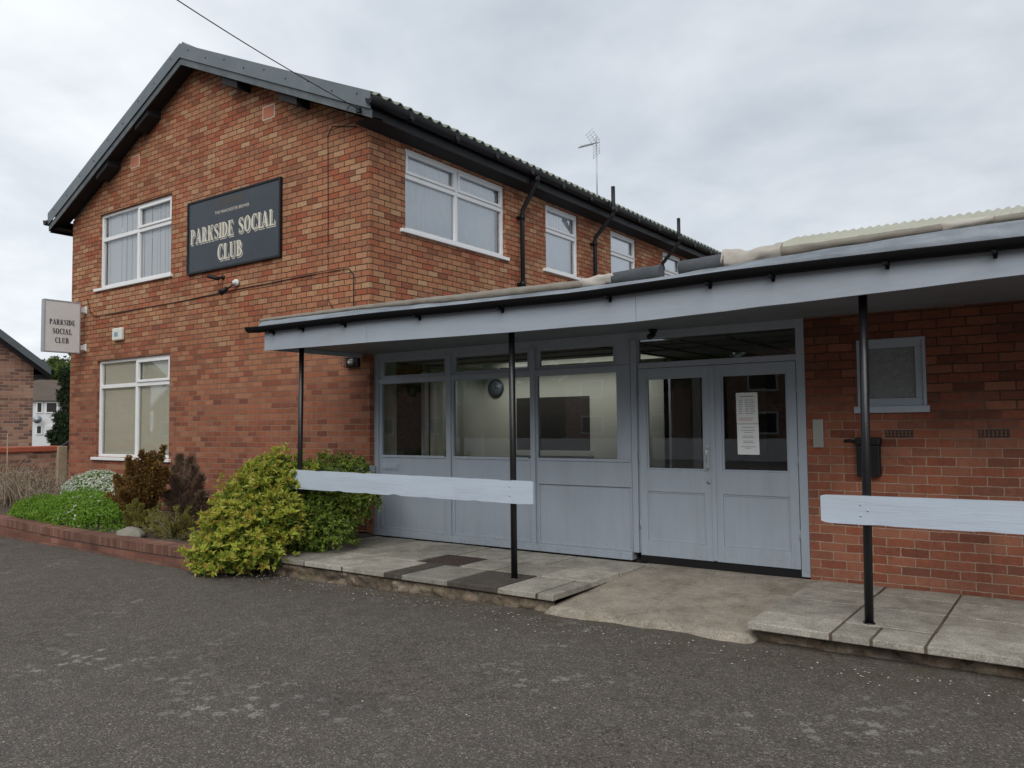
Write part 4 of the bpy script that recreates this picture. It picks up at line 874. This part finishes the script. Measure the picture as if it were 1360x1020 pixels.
# ------------------------------------------------------------------ foliage
def leaf(mb, p, d, n_, L, W_, fold=.25):
    d = d.normalized(); sd_ = d.cross(n_)
    if sd_.length < 1e-4: sd_ = d.orthogonal()
    sd_.normalize(); nn_ = sd_.cross(d)
    m_ = p + d * L * .5; tip = p + d * L - nn_ * L * .12
    k = len(mb.v); mb.v += [tuple(p), tuple(m_ + sd_ * W_ / 2 + nn_ * W_ * fold), tuple(tip), tuple(m_ - sd_ * W_ / 2 + nn_ * W_ * fold)]
    mb.f += [(k, k + 1, k + 2), (k, k + 2, k + 3)]; mb.smooth += [False, False]
def rv(): 
    while True:
        v_ = Vector((random.uniform(-1, 1), random.uniform(-1, 1), random.uniform(-1, 1)))
        if .05 < v_.length < 1: return v_.normalized()
def rosettes(mb, lumps, n, L, W_, per=6, up_=.5, zmin=-.08, spread=.8, depth=.25, rag=.12):
    tot = sum(r_[3] * r_[4] for r_ in lumps)
    for c in lumps:
        cx, cy, cz, rx, rz = c[:5]; ry = c[5] if len(c) > 5 else rx
        for _ in range(int(n * rx * rz / tot)):
            v_ = rv()
            if v_.z < -.35: v_.z = -v_.z * .5; v_.normalize()
            s = 1 - depth * random.random() ** 2 + rag * noise.noise(v_ * 3.1 + Vector((cx * 3, cy, 0))) + random.uniform(0, rag) * .5
            p = Vector((cx + v_.x * rx * s, cy + v_.y * ry * s, cz + v_.z * rz * s))
            if p.z < zmin: continue
            ax_ = (v_ + Vector((0, 0, up_)) + rv() * .35).normalized(); a0 = ax_.orthogonal().normalized(); b0 = ax_.cross(a0); ph = random.uniform(0, 6.28); sm = random.uniform(.55, 1.25); spm = random.uniform(.6, 1.5); tilt = rv() * .35
            for k in range(per):
                th = ph + k * 2.399; el = spread * spm * random.uniform(.35, 1.25)
                d = ax_ * math.cos(el) + (a0 * math.cos(th) + b0 * math.sin(th)) * math.sin(el)
                leaf(mb, p + rv() * L * .15, d + tilt + rv() * .2, ax_, L * sm * random.uniform(.6, 1.2), W_ * sm * random.uniform(.75, 1.2))
def stems(base, lumps, r_=.012, n=14, m='bark', reach=.8):
    mb = MB()
    for _ in range(n):
        c = random.choice(lumps); v_ = rv(); e = Vector((c[0] + v_.x * c[3] * reach, c[1] + v_.y * (c[5] if len(c) > 5 else c[3]) * reach, c[2] + abs(v_.z) * c[4] * reach)); b0 = Vector(base) + Vector((random.uniform(-.08, .08), random.uniform(-.08, .08), 0))
        mid = b0.lerp(e, .5) + rv() * .05; mb.tube([tuple(b0), tuple(mid), tuple(e)], [r_, r_ * .7, r_ * .35], 5)
    return mb
def shrub(name, label, cat, base, lumps, n, L, W_, mt, **kw):
    rt_ = root(name, label, cat, base); mb = MB(); rosettes(mb, lumps, n, L, W_, **kw); f_ = mb.build('foliage', mt, rt_, fix=False); stems(base, lumps).build('stem', M['bark'], rt_); return rt_
LM = {}
LM['lime'] = leafmat('bright_green_leaf', (.13, .27, .03), (.22, .41, .045), (.34, .48, .08))
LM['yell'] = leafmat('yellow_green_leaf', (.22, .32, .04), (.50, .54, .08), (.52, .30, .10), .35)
LM['yell2'] = leafmat('shaded_inner_leaf', (.08, .14, .02), (.17, .26, .04), (.34, .38, .07), .3)  # darker greens paint the shade between the outer leaves
LM['dark'] = leafmat('dark_green_leaf', (.07, .13, .022), (.17, .25, .04), (.42, .46, .09), .3, .35)
LM['brown'] = leafmat('bronze_conifer', (.11, .045, .018), (.23, .11, .032), (.36, .30, .06), .15, .7)
LM['grayb'] = leafmat('dead_brown_conifer', (.12, .075, .055), (.20, .13, .095), (.27, .20, .12), .1, .8)
LM['olive'] = leafmat('olive_leaf', (.14, .15, .03), (.24, .23, .05), (.33, .30, .08), .25, .6)
LM['flower'] = leafmat('white_flower', (.62, .66, .55), (.75, .77, .70), (.5, .56, .36), .2, .6)
LM['tree'] = leafmat('tree_leaf', (.05, .09, .02), (.09, .14, .03), (.14, .19, .05), .25, .6)
LM['conif'] = leafmat('conifer_leaf', (.018, .038, .016), (.035, .06, .022), (.05, .08, .03), .1, .7)

random.seed(21)
gl_ = [(-5.15, -1.72, .12, .95, .36, .34), (-4.25, -1.72, .15, .95, .40, .36), (-5.85, -1.7, .08, .55, .26, .3), (-4.6, -1.45, .20, .9, .37, .3)]
sh = shrub('bright_green_shrub', 'low rounded bright green shrub behind the planter wall', 'shrub', (-4.9, -1.7, .05), gl_, 16000, .026, .013, LM['lime'], per=5, up_=.6, rag=.22, depth=.12)
mb = MB(); rosettes(mb, [(-4.0, -1.75, .16, .55, .40, .34)], 90, .03, .028, per=6, rag=.1); mb.build('blossom', LM['flower'], sh, fix=False)
sh = shrub('white_flowering_shrub', 'low shrub covered in small white flowers below the ground floor window', 'shrub', (-5.3, -.9, .05), [(-5.35, -.9, .34, .75, .44, .4), (-4.7, -.9, .32, .60, .40, .4)], 2200, .05, .02, LM['lime'], per=5)
mb = MB(); rosettes(mb, [(-5.35, -.92, .36, .77, .46, .42), (-4.7, -.92, .34, .61, .42, .42)], 3600, .032, .030, per=6, up_=.9, depth=.1); mb.build('blossom', LM['flower'], sh, fix=False)

def conifer_bush(name, label, base, plumes, mt, n=240, L=.05, W_=.02, cat='shrub'):
    rt_ = root(name, label, cat, base); mb = MB(); st = MB()
    for (dx, dy, h, rr) in plumes:
        b0 = Vector(base); tip = Vector((base[0] + dx, base[1] + dy, base[2] + h)); st.tube([tuple(b0), tuple(b0.lerp(tip, .5)), tuple(tip)], [.014, .01, .003], 5); ax_ = (tip - b0).normalized()
        for i in range(n):
            k = random.random() ** .7; p = b0.lerp(tip, .12 + .88 * k); rad = rr * (1.08 - k) ** .6 * (1 + .5 * noise.noise(p * 9)); v_ = rv(); q = p + (v_ - ax_ * v_.dot(ax_)) * rad * random.uniform(.3, 1)
            for _ in range(3): leaf(mb, q, ax_ * .8 + v_ * .7 + rv() * .4, v_, L * random.uniform(.6, 1.2), W_)
    mb.build('foliage', mt, rt_, fix=False); st.build('stem', M['bark'], rt_); return rt_
random.seed(33)
conifer_bush('bronze_conifer', 'bronze orange conifer bush with ragged upright plumes in the planter', (-3.42, -1.30, .10), [(-.55 + .13 * i + random.uniform(-.06, .06), random.uniform(-.32, .25), random.uniform(.45, .68) + .07 * min(i, 6), .17) for i in range(13)] + [(-.45, -.1, .62, .16), (-.5, -.2, .45, .16), (.1, -.3, .55, .18), (.55, .05, 1.16, .13), (.42, .0, .92, .17), (.3, -.2, .72, .18), (.75, .0, .8, .16)], LM['brown'], 520, .045, .016)
conifer_bush('withered_conifer', 'withered grey brown conifer against the brick wall', (-2.75, -.95, .10), [(-.2, 0, 1.02, .19), (0, .05, .98, .22), (.18, .0, .86, .22), (.35, .0, .74, .2), (-.35, .0, .84, .2), (.0, -.2, .74, .22), (.5, -.05, .5, .2), (.65, .0, .35, .18), (-.1, -.25, .5, .22)], LM['grayb'], 650, .065, .006)
conifer_bush('golden_conifer', 'small golden green conifer between the bronze conifer and the boulder', (-2.75, -1.72, .08), [(-.18, 0, .38, .1), (0, 0, .46, .11), (.15, 0, .40, .1), (.28, .0, .32, .1), (-.05, -.12, .3, .12), (.45, .1, .42, .08)], LM['olive'], 260, .035, .010)
conifer_bush('straggly_plant', 'straggly pale green herb along the planter edge', (-1.75, -1.75, .08), [(random.uniform(-.7, .6), random.uniform(-.3, .2), random.uniform(.12, .42), .08) for _ in range(26)], LM['olive'], 60, .05, .008, 'plant')

random.seed(5)
yl = [(-.54, -1.70, .26, .33, .38, .30), (-.30, -1.85, .30, .42, .48, .34), (-.52, -1.5, .66, .30, .38, .28), (-.20, -1.35, .80, .34, .36, .3), (-.30, -2.18, .0, .36, .26, .24), (-.02, -1.9, .22, .34, .40, .26), (-.66, -1.7, .5, .2, .24, .2), (.22, -1.72, .40, .26, .34, .18), (-.28, -1.5, 1.02, .2, .16, .2), (-.78, -1.98, .08, .2, .16, .14), (.12, -2.02, .04, .32, .22, .2)]
yl = [(a + .11, b__, c * .95, d * .96, e * .95, f_ * .96) for a, b__, c, d, e, f_ in yl]
sh = root('variegated_shrub', 'large sprawling yellow green shrub spilling over the planter corner', 'shrub', (-.3, -1.7, -.05)); mb = MB()
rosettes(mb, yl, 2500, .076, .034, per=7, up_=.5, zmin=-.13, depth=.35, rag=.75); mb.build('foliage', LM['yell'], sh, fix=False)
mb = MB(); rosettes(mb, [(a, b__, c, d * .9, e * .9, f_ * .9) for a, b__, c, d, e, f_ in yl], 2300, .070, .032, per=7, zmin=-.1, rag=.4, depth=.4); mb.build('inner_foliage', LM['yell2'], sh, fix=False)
mb = stems((-.3, -1.6, -.05), yl, .012, 44, reach=1.18)
mb.build('stem', M['bark'], sh)
dk = [(.18, -1.10, .38, .42, .44, .34), (-.15, -.9, .52, .42, .45, .36), (.42, -.95, .50, .36, .40, .34), (.05, -.75, .80, .36, .34, .3), (.46, -1.15, .22, .34, .30, .32), (-.5, -.75, .66, .36, .36, .36), (.52, -.7, .62, .26, .30, .28), (.36, -.62, .96, .16, .16, .16), (.12, -1.25, .12, .4, .24, .26)]
shrub('dark_green_shrub', 'glossy green shrub with rosettes of leaves beside the entrance screen', 'shrub', (.0, -.85, .0), dk, 3900, .060, .024, LM['dark'], per=8, up_=.55, spread=1.0, zmin=.0, rag=.22)
# twiggy hedge at far left
tw = root('bare_twig_shrub', 'leafless tangle of brown twigs in front of the garden wall', 'shrub', (-7.0, -1.2, .08)); mb = MB(); random.seed(9)
for i in range(240):
    b0 = Vector((random.uniform(-8.6, -6.3), random.uniform(-1.45, -.9), .05)); d = Vector((random.uniform(-.4, .4), random.uniform(-.3, .3), 1)).normalized(); L = random.uniform(.45, .98) * (1 if b0.x < -6.9 else .85)
    p1 = b0 + d * L * .5 + rv() * .06; p2 = p1 + (d + rv() * .5).normalized() * L * .45; mb.tube([tuple(b0), tuple(p1), tuple(p2)], [.009, .006, .003], 4)
    for _ in range(5): q = p1.lerp(p2, random.random()); e = q + (rv() + Vector((0, 0, .4))) * .16; mb.tube([tuple(q), tuple(e)], [.004, .002], 3)
mb.tube([(-7.92, -1.2, 0), (-7.98, -1.2, .7), (-8.0, -1.2, 1.45)], [.014, .012, .008], 6)
mb.build('twigs', M['twig'], tw); mb = MB(); rosettes(mb, [(-7.6, -1.2, .55, .9, .42, .3), (-6.9, -1.2, .5, .6, .4, .3)], 260, .035, .02, per=3, depth=.9); mb.build('dry_leaves', LM['grayb'], tw, fix=False)
# boulder
rows = []
for i in range(13):
    th = math.pi * i / 12; row = []
    for j in range(25):
        ph = 2 * math.pi * (j % 24) / 24; v_ = Vector((math.sin(th) * math.cos(ph), math.sin(th) * math.sin(ph), math.cos(th))); q = 1 + .22 * noise.noise(v_ * 1.7 + Vector((3, 1, 0))) + .08 * noise.noise(v_ * 6)
        row.append((-2.46 + v_.x * .25 * q, -1.95 + v_.y * .15 * q, .11 + v_.z * .11 * q))
    rows.append(row)
o = MB().grid(rows).build('boulder', M['rock'], fix=False); tag(o, 'pale rounded boulder lying behind the planter coping', 'rock')

# ------------------------------------------------------------------ background left
gw = root('garden_wall', 'brick garden wall with red tile coping left of the club', 'wall', (-8.8, -.4, -.09))
a = dpt(92, 592, 15.9); b_ = dpt(-120, 593, 13.6); a.z = b_.z = 0; d = (b_ - a); nrm = Vector((d.y, -d.x, 0)).normalized()
if nrm.dot(CAMP - a) < 0: nrm = -nrm
def strip(p, q, nn_, z0, z1, th):
    mb = MB(); P_ = [p, q, q - nn_ * th, p - nn_ * th]; return mb.add([(v_.x, v_.y, z0) for v_ in P_] + [(v_.x, v_.y, z1) for v_ in P_], [(0, 3, 2, 1), (4, 5, 6, 7), (0, 1, 5, 4), (1, 2, 6, 5), (2, 3, 7, 6), (3, 0, 4, 7)])
a2 = a + d * .06
strip(a2, b_, nrm, -.2, 1.09, .22).build('wall_face', M['brick_far'], gw); strip(a2 + nrm * .04, b_ + nrm * .04, nrm, 1.09, 1.20, .30).build('coping', M['coping'], gw, bevel=.02)
p = a + d * .035; mb = MB(); mb.box(p.x - .09, p.x + .09, p.y - .16, p.y + .02, -.1, 1.19); o = mb.build('gate_post', M['wood'], bevel=.01); tag(o, 'weathered square timber post at the end of the garden wall', 'post')

def facing(px, D, rotz=0):
    p = dpt(px, 570, D); p.z = 0; d_ = (CAMP - p); d_.z = 0; d_.normalize(); d_.rotate(Matrix.Rotation(rotz, 3, 'Z')); return p, d_, Vector((-d_.y, d_.x, 0))
def frameT(p, d_, r_): return lambda u, w, v: (p.x + r_.x * u - d_.x * w, p.y + r_.y * u - d_.y * w, v)
# neighbouring brick house: gable end, right edge at px 44
h1 = root('brick_house', 'neighbouring brick house with dark verge at the left edge', 'building', (-15, 0, -.09))
p, d_, r_ = facing(43, 20, R(14)); T = frameT(p, d_, r_); 
mb = MB(T); W1 = 7.0; ez, rz = 3.12, 3.12 + 3.5 * .78
mb.prism([(0, -.3), (0, ez), (-W1 / 2, rz), (-W1, ez), (-W1, -.3)], 0, 8); mb.build('wall', M['brick_far'], h1)
for s in (0, 1):
    A_, B_ = ((.32, ez - .22), (-W1 / 2, rz + .03)) if s == 0 else ((-W1 - .32, ez - .22), (-W1 / 2, rz + .03))
    mb = MB(T); mb.prism([A_, B_, (B_[0], B_[1] + .20), (A_[0], A_[1] + .20)], -.28, 8.3); mb.build('roof', M['verge'], h1)
    mb = MB(T); mb.prism([(A_[0], A_[1] - .12), (B_[0], B_[1] - .12), (B_[0], B_[1] - .002), (A_[0], A_[1] - .002)], -.25, -.20); mb.build('barge_board', M['black'], h1)
mb = MB(T); mb.box(.003, .30, -.2, 8, ez - .30, ez - .22); mb.box(.28, .40, -.25, 8, ez - .2, ez - .1); mb.build('gutter', M['black'], h1)
# white house beyond
h2 = root('white_house', 'white rendered house with brown tiled roof beyond the garden wall', 'building', (-66, 26, -3))
p, d_, r_ = facing(43, 70, 0); T = frameT(p, d_, r_)
mb = MB(T); mb.box(-4, 4.2, 0, 8, -3, 4.15); mb.build('wall', M['white'], h2)
mb = MB(T); mb.prism([(-4.3, 4.1), (4.4, 4.1), (4.4, 6.1), (-4.3, 6.1)], 0, .1) if False else mb.add([(-4.3, -.35, 4.1), (4.5, -.35, 4.1), (4.5, 3.6, 6.15), (-4.3, 3.6, 6.15), (4.5, 8.3, 4.1), (-4.3, 8.3, 4.1)], [(0, 1, 2, 3), (3, 2, 4, 5), (1, 4, 2), (0, 3, 5), (0, 5, 4, 1)]); mb.build('roof', M['tile'], h2)
for zc0, zc1 in ((3.0, 4.0), (1.12, 1.95)):
    for a, b_ in ((.25, .75), (.95, 1.9), (2.3, 3.2)):
        mb = MB(T); mb.box(a, b_, -.08, -.002, zc0, zc1); wd = mb.build('window', M['upvc'], h2)
        mb = MB(T); mb.box(a + .1, b_ - .1, -.09, -.081, zc0 + .1, zc1 - .1); mb.build('pane', M['interior'] if zc0 > 2 or a < .5 else M['acrylic'], wd)
mb = MB(T)
mb = MB(T); mb.tube([(.35, -.5, 2.45), (.35, -.35, 2.45)], [.36, .15], 16); mb.tube([(.35, -.35, 2.45), (.35, 0, 2.4)], .05, 6); o = mb.build('satellite_dish', M['alu']); tag(o, 'grey satellite dish on the wall of the white house', 'satellite dish')
# sliver of another roof right behind the club corner
p, d_, r_ = facing(93, 26, 0); T = frameT(p, d_, r_)
h3 = root('rear_outbuilding', 'dark roofed outbuilding peeping out behind the club left corner', 'building', tuple(p + Vector((0, 0, -.09))))
mb = MB(T); mb.box(-.1, 3, 0, 3, -.1, .9); mb.build('wall', M['brick_far'], h3)
mb = MB(T); mb.prism([(-.35, .75), (2.0, 2.4), (2.0, 2.55), (-.42, .86)], -.2, 3.2); mb.build('roof', M['soffit'], h3)

def tree(name, label, px, D, lumps, trunk_h, n, L, W_, mt, cat='tree', base_z=-1, group=None, pos=None):
    p = Vector(pos) if pos else dpt(px, 570, D); p.z = base_z; o = root(name, label, cat, tuple(p), group); Lp = [(p.x + a, p.y + b__, base_z + c, d_, e) for a, b__, c, d_, e in lumps]
    mb = MB(); rosettes(mb, Lp, n, L, W_, per=5, up_=.2, zmin=base_z + .3, depth=.6, rag=.35, spread=1.2); mb.build('crown', mt, o, fix=False)
    mb = MB(); mb.tube([tuple(p), tuple(p + Vector((.1, 0, trunk_h * .5))), tuple(p + Vector((0, .1, trunk_h)))], [.25 * D ** 0 , .2, .12], 8)
    for l_ in Lp: mb.tube([tuple(p + Vector((0, 0, trunk_h * .7))), (l_[0], l_[1], l_[2])], [.10, .03], 6)
    mb.build('trunk', M['bark'], o); return o
random.seed(77)
tree('conifer_tree', 'dark conifer between the white house and the club corner', 86, 30, [(0, 0, 1.8, .40, .7), (.04, .0, 2.7, .34, .6), (.08, .0, 3.6, .26, .5), (-.18, -.1, 1.0, .5, .6), (.08, .0, 4.3, .22, .5), (-.1, -.05, 2.2, .45, .4)], 4.4, 3800, .13, .04, LM['conif'])
tree('broadleaf_tree', 'light green broadleaf crown above the white house roof', 62, 95, [(-2, 0, 8.5, 2.6, 1.8), (1.5, 1, 8.8, 2.8, 2.0), (4.5, 2, 8.6, 2.5, 2.2), (0, 1, 6.5, 3, 2)], 7, 3400, .42, .26, LM['tree'])

# ------------------------------------------------------------------ across the street, seen only as reflections in the glass
LG = 'houses across the street'
def street_house(x, y, wd, eh, rh, label):
    h = root('street_house', label, 'building', (x, y, -.09), LG)
    mb = MB(); mb.prism([(x - wd / 2, -.1), (x + wd / 2, -.1), (x + wd / 2, eh), (x, rh), (x - wd / 2, eh)], y - 8, y); mb.build('wall', M['brick_far'], h)
    for s in (-1, 1):
        mb = MB(); mb.prism([(x + s * (wd / 2 + .35), eh - .25), (x, rh), (x, rh + .22), (x + s * (wd / 2 + .35), eh - .02)], y - 8.3, y + .25); mb.build('roof', M['tile'], h)
        mb = MB(); mb.prism([(x + s * (wd / 2 + .37), eh - .27), (x, rh - .02), (x, rh + .2), (x + s * (wd / 2 + .37), eh - .05)], y + .251, y + .29); mb.build('barge_board', M['upvc'], h)
    for wx in (-.27, .27):
        for z0_, z1_ in ((.9, 2.1), (3.3, 4.4)):
            if z1_ > eh: continue
            a_, b__ = x + wx * wd - .8, x + wx * wd + .8; mb = MB(); mb.box(a_, b__, y + .002, y + .06, z0_, z1_); w_ = mb.build('window', M['upvc'], h); mb = MB(); mb.box(a_ + .08, b__ - .08, y + .061, y + .066, z0_ + .08, z1_ - .08); mb.build('pane', M['interior'], w_)
    return h
street_house(-30, -33, 9, 3.0, 5.8, 'brick house with white barge boards mirrored in the first entrance pane')
street_house(-52, -30, 10, 3.3, 6.2, 'brick house with white barge boards mirrored in the ground floor window')
street_house(-4, -36, 9, 4.8, 7.2, 'tall brick house mirrored in the right door pane')
street_house(-16, -38, 9, 4.6, 7.0, 'brick house mirrored behind the middle entrance pane')
mb = MB(); mb.box(-20, 8, -25.2, -25, -.09, .85); o = mb.build('street_wall', M['acrylic']); tag(o, 'low white wall across the street mirrored in the door glass', 'wall')
random.seed(3)
for i, (x, y) in enumerate(((-22, -27), (-10, -31), (2, -29), (-38, -28), (-15, -47), (-27, -46), (-4, -46), (8, -40), (-45, -44))):
    k_ = 1.0 if i < 4 else 1.9  # larger rear trees are added to close sky gaps in the reflections
    tree('street_tree', 'leafy tree across the street mirrored in the entrance glass', 0, 1, [tuple(q * k_ for q in l_) for l_ in ((0, 0, 4.3, 2.6, 1.8), (1.5, .5, 5.2, 2.0, 1.6), (-1.6, -.4, 5.0, 2.0, 1.7), (0, 0, 6.4, 1.8, 1.5))], 4.2, 1500, .42 * k_, .26 * k_, LM['tree'], base_z=-.09, group='trees across the street', pos=(x, y, 0))
S.cycles.max_bounces = 8; S.cycles.transparent_max_bounces = 16
# grit, flakes of mortar and fallen leaves along the kerb, on the slabs and the ramp
hd = root('added_hedge', 'tall hedge added across the street to hide the sky gap in reflections', 'hedge', (-20, -43, -.09)); mb = MB(); rosettes(mb, [(-62 + i * 4.2, -43 + random.uniform(-1, 1), 2.4, 3.0, 3.4 + random.uniform(-.6, .9), 2.0) for i in range(20)], 7500, .75, .5, per=4, depth=.5, zmin=0, rag=.3); mb.build('foliage', LM['conif'], hd, fix=False)  # added hedge, blocks the bright sky gap in the entrance reflections
mb = MB(); mb.box(-64, 20, -44, -42.5, -.1, 3.6); mb.build('hidden_core', M['interior'], hd)  # unseen dark box inside the added hedge, stops sky showing through
random.seed(12); mb = MB()
def chip(x, y, z, r_):
    a = random.uniform(0, 6.28); k = len(mb.v); n = 5
    pts = [(x + r_ * math.cos(a + i * 1.2566) * random.uniform(.6, 1.2), y + r_ * math.sin(a + i * 1.2566) * random.uniform(.6, 1.2), z) for i in range(n)]
    mb.add(pts + [(x, y, z + r_ * .5)], [(i, (i + 1) % n, n) for i in range(n)])
for _ in range(650):
    x = random.uniform(-.5, 8.5); y = -1.98 - abs(random.gauss(0, .22)); chip(x, y, -.10, random.uniform(.003, .011))
for _ in range(70): chip(random.uniform(4.1, 5.7), random.uniform(-1.8, -.1), -.01, random.uniform(.003, .008)) if False else None
for _ in range(60):
    x = random.choice((random.uniform(.2, 4.0), random.uniform(5.9, 8.2))); chip(x, random.uniform(-1.8, -.1), .052, random.uniform(.003, .008))
for _ in range(260): chip(random.uniform(-1, 8), random.uniform(-6.5, -2.2), -.10, random.uniform(.003, .009))
o = mb.build('grit', leafmat('pale_grit', (.10, .085, .07), (.30, .27, .23), (.62, .60, .55), .0, .9), fix=False); tag(o, 'pale grit and mortar flakes scattered along the kerb', 'grit', kind='stuff')
